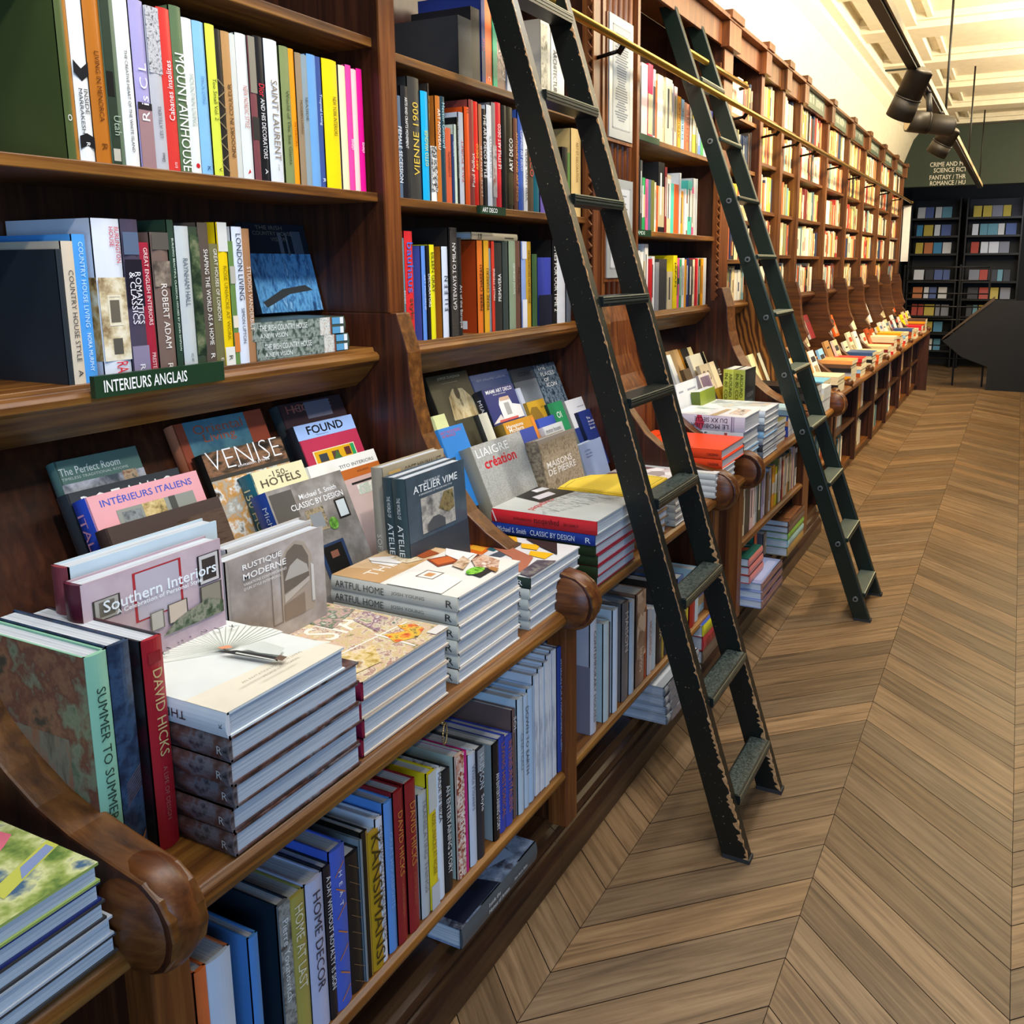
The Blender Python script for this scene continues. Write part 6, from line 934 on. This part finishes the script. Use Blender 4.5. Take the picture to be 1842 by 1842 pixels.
# all the remaining far shelf books as one mass
def far_books():
    me_v = []; me_f = []; cols = []
    m, n, l, b = newmat('far_spines'); at = n.new('ShaderNodeAttribute'); at.attribute_name = 'spine_colour'; l.new(at.outputs['Color'], b.inputs['Base Color']); b.inputs['Roughness'].default_value = .5
    pal = ['e4d4a8', 'e8dcc0', 'd8b070', 'e0a060', 'c8683c', 'b83a30', 'd8d0bc', 'e8e4d8', 'c8b888', '3a3430', '5a7a80', '8ab0b4', '2c3c5c', '7a2c28', 'd8c04c', '8a8a5c', 'dcb898', 'f0e8d4', '2a2624', 'c8c4b4', 'dc7c50']
    q = random.Random(11)
    def bx(x0, x1, y0, y1, z0, z1, c):
        o = len(me_v); me_v.extend([(x0, y0, z0), (x1, y0, z0), (x1, y1, z0), (x0, y1, z0), (x0, y0, z1), (x1, y0, z1), (x1, y1, z1), (x0, y1, z1)])
        me_f.extend([tuple(o+i for i in f) for f in ((0, 3, 2, 1), (4, 5, 6, 7), (0, 1, 5, 4), (1, 2, 6, 5), (2, 3, 7, 6), (3, 0, 4, 7))]); cols.extend([lin(c)]*8)
    def fill(xa, xb, y, z, hs, dp=.16, full=1.0, run=None):
        x = xa+.006; end = xa+(xb-xa)*q.uniform(full-.12, full+.06)
        while x < end:
            rn = 1 if q.random() < .7 else q.randint(2, 4); c = q.choice(pal); t = q.uniform(.014, .034); h = hs*q.uniform(.82, 1.06)
            for _ in range(rn):
                if x+t > xb-.004: x = end; break
                yy = y+q.uniform(0, .012); bx(x, x+t*.95, yy, yy+dp, z, z+h, c)
                if q.random() < .45: bx(x+t*.1, x+t*.85, yy-.0006, yy, z+h*q.uniform(.1, .3), z+h*q.uniform(.5, .9), q.choice(pal))
                x += t
    for z in (1.3985, 1.632, 1.853, 2.134, 2.40): fill(4.835, 5.415, 1.455 if z > 1.4 else 1.48, z+.0005, .205)
    for bi, (x0, x1, _l) in enumerate(fb):
        for z in [1.3985]+FSH: fill(x0, x1, 1.455 if z > 1.4 else 1.48, z+.0005, .205)
        for z in (.086, .4055):
            for _ in (0,): fill(x0, x1, 1.14, z, .24, .16, .7)
    fill(4.835, 5.415, .975, .4765, .2); 
    for y0, y1 in ((.95, 1.55), (.1, .75)):       # alcove shelves across the end
        for k, z in enumerate((.25, .52, .79, 1.06, 1.33, 1.75, 2.02, 2.29)):
            y = y1-.02
            while y > y0+.1:
                w = q.uniform(.06, .15); c = q.choice(['c8b04c', '4a8ab0', 'b84a3c', '8a8a94', 'd8d4d0', '5a6a9c', '3a3a40', 'c87a4c', 'dcdce0', '6a9aa8'])
                o = len(me_v); x = 15.55; h = .19; me_v.extend([(x, y, z), (x, y-w, z), (x+.08, y-w, z+h), (x+.08, y, z+h), (x+.015, y, z), (x+.015, y-w, z), (x+.095, y-w, z+h), (x+.095, y, z+h)])
                me_f.extend([tuple(o+i for i in f) for f in ((0, 1, 2, 3), (7, 6, 5, 4), (0, 4, 5, 1), (1, 5, 6, 2), (2, 6, 7, 3), (3, 7, 4, 0))]); cols.extend([lin(c)]*8); y -= w+q.uniform(.005, .03)
    me = bpy.data.meshes.new('distant_books'); me.from_pydata(me_v, [], me_f); me.materials.append(m)
    ca = me.color_attributes.new('spine_colour', 'FLOAT_COLOR', 'POINT')
    for i, c in enumerate(cols): ca.data[i].color = c
    o = bpy.data.objects.new('distant_books', me); COL.objects.link(o)
    tag(o, 'rows of small mixed-colour books filling the distant shelves down the room', 'books', kind='stuff')
far_books()
# ------------------------------------------------------------------ far end: dark shelving, railing, poster, panel
BLK = mat('131315', .45); IRON = mat('1a1a1c', .4, .6)
for nm, (y0, y1), lb in (('display_stand', (.92, 1.60), 'black display shelving in the dark alcove beside the last bookcase'), ('display_stand', (.06, .80), 'black display shelving in the dark alcove farther from the bookcases')):
    r = thing(nm, lb, 'shelving', (15.7, y0, 0), 'black alcove shelves')
    m = MB(); m.box(15.95, 15.98, y0, y1, 0, 2.6, BLK); m.build('back_panel', r, world=True)
    for z in (.24, .51, .78, 1.05, 1.32, 1.74, 2.01, 2.28):
        m = MB(); m.box(15.50, 15.95, y0, y1, z-.012, z-.001, BLK); m.box(15.50, 15.515, y0, y1, z-.012, z+.03, BLK); m.build('ledge', r, world=True)
    for y in (y0-.02, y1): 
        m = MB(); m.box(15.48, 15.98, y, y+.02, 0, 2.6, BLK); m.build('side_panel', r, world=True)
r = thing('railing', 'black iron railing with thin horizontal bars before the dark alcove', 'railing', (13.2, 1.0, 0))
for i in range(8):
    z = 1.565-.172*i; m = MB(); m.tube((13.2, 1.42 if i < 5 else 1.25, z), (13.2, .35, z), .009, IRON, 8); m.build('bar', r, world=True)
for y in (1.41, .72, .36):
    m = MB(); m.box(13.19, 13.21, y-.012, y+.012, 0, 1.6, IRON); m.build('post', r, world=True)
r = thing('stair_panel', 'black slanted stair side behind the end of the counters', 'stair', (12.9, .6, 0))
m = MB(); m.prism([(.86, .62), (.80, .66), (.30, 1.15), (-.6, 1.15), (-.6, 0), (.30, 0), (.30, .3), (.62, .42)], 12.86, 12.98, 'x', BLK); m.build('side', r, world=True)
m = MB(); m.prism([(.87, .63), (.85, .67), (.28, 1.20), (.28, 1.15)], 12.84, 13.0, 'x', mat('4a3c30', .5)); m.build('handrail', r, world=True)
r = thing('poster_strip', 'tall narrow white poster on the end of the last bookcase', 'poster', (12.55, 1.4, 1.6))
a = onx(1634, 365, 12.56)
m = MB(); m.box(12.545, 12.552, 1.315, 1.405, 1.64, 2.32, mat('dcdfe2', .5)); m.build('sheet', r, world=True)
m = MB(); m.box(12.543, 12.554, 1.31, 1.41, 2.32, 2.335, mat('8a8a8c', .4)); m.build('top_rail', r, world=True)
# counter end cabinet
r = thing('end_cabinet', 'dark oak cabinet closing the far end of the counters', 'cabinet', (12.5, 1.2, 0))
m = MB(); m.box(12.525, 12.56, .99, 1.72, 0, .78, WD); m.build('side', r, world=True)
m = MB(); m.box(12.525, 12.60, .985, 1.72, .7805, .80, WXD); m.build('top', r, world=True)
# ------------------------------------------------------------------ spotlights on their track
trk = onz(1650, 129, 3.2)
def lamp(label, c, d, L, R, hx='2c261e', stem=True):
    c = Vector(c); d = Vector(d).normalized(); r = thing('track_spotlight', label, 'spotlight', c, 'spotlights on the ceiling track')
    a_ = c-d*L*.5; b_ = c+d*L*.5; g = mat(hx, .5, .2)
    m = MB(); m.tube(a_, a_+d*L*.55, R*.96, g, 28); m.tube(a_-d*R*.22, a_, R*.7, g, 28, R*.96); m.build('housing', r, world=True)
    m = MB(); m.tube(a_+d*L*.55, b_, R, g, 28, R*1.05); m.build('snoot', r, world=True)
    m = MB(); m.tube(a_+d*L*.54, a_+d*L*.57, R*1.04, mat('2a2622', .4, .4), 28); m.build('band', r, world=True)
    m = MB(); m.tube(b_, b_+d*.002, R*.9, mat('c8b890', .3), 28); m.build('lens', r, world=True)
    top = Vector((c.x, TY, TZ))
    m = MB(); m.tube(c+Vector((0, 0, R*.6)), (c.x, c.y*.5+TY*.5, TZ-.03), .016, mat('1a1816', .5), 10); m.tube((c.x, c.y*.5+TY*.5, TZ-.03), top, .018, mat('1a1816', .5), 10); m.build('yoke', r, world=True)
    return r
TX_, TY, TZ = 5.2, None, None
p1 = onx(1652, 135, 5.2); TY, TZ = p1.y, p1.z
r = thing('light_track', 'black ceiling track carrying the big spotlights', 'light track', (8, TY, TZ))
m = MB(); m.box(3.4, 12.8, TY-.022, TY+.022, TZ-.02, TZ+.025, mat('14120f', .5)); m.build('bar', r, world=True)
m = MB(); m.box(3.4, 12.8, TY-.034, TY-.024, TZ-.006, TZ+.03, mat('8a7a5c', .5)); m.build('edge_trim', r, world=True)
for x in (4.0, 7.0, 10.0, 12.6):
    m = MB(); m.tube((x, TY, TZ), (x, TY, 3.5), .008, mat('14120f', .5), 8); m.build('hanger', r, world=True)
c1 = onx(1636, 170, 5.0); c2 = onx(1672, 222, 5.6); c3 = onx(1697, 255, 6.4)
lamp('big bronze spotlight highest on the track, tilted down at the shelves', c1, (.25, .35, -.75), .235, .064)
lamp('big bronze spotlight lying across the track, second down', c2, (-.35, .75, .12), .24, .058)
lamp('bronze spotlight with a lit rim just above the lettered beam', c3, (.2, .5, -.85), .17, .062)
# exit-sign sized dark ceiling plate
a = onz(1598, 128, 3.39)
r = thing('ceiling_plate', 'small dark green plate hanging at the coffered ceiling', 'plate', (a.x, a.y, a.z))
m = MB(); m.box(a.x-.02, a.x+.02, a.y-.25, a.y+.1, a.z, a.z+.12, mat('2a3630', .6)); m.build('panel', r, world=True)
m = MB(); m.tube((a.x, a.y-.07, a.z+.12), (a.x, a.y-.07, 3.5), .006, IRON, 8); m.build('rod', r, world=True)
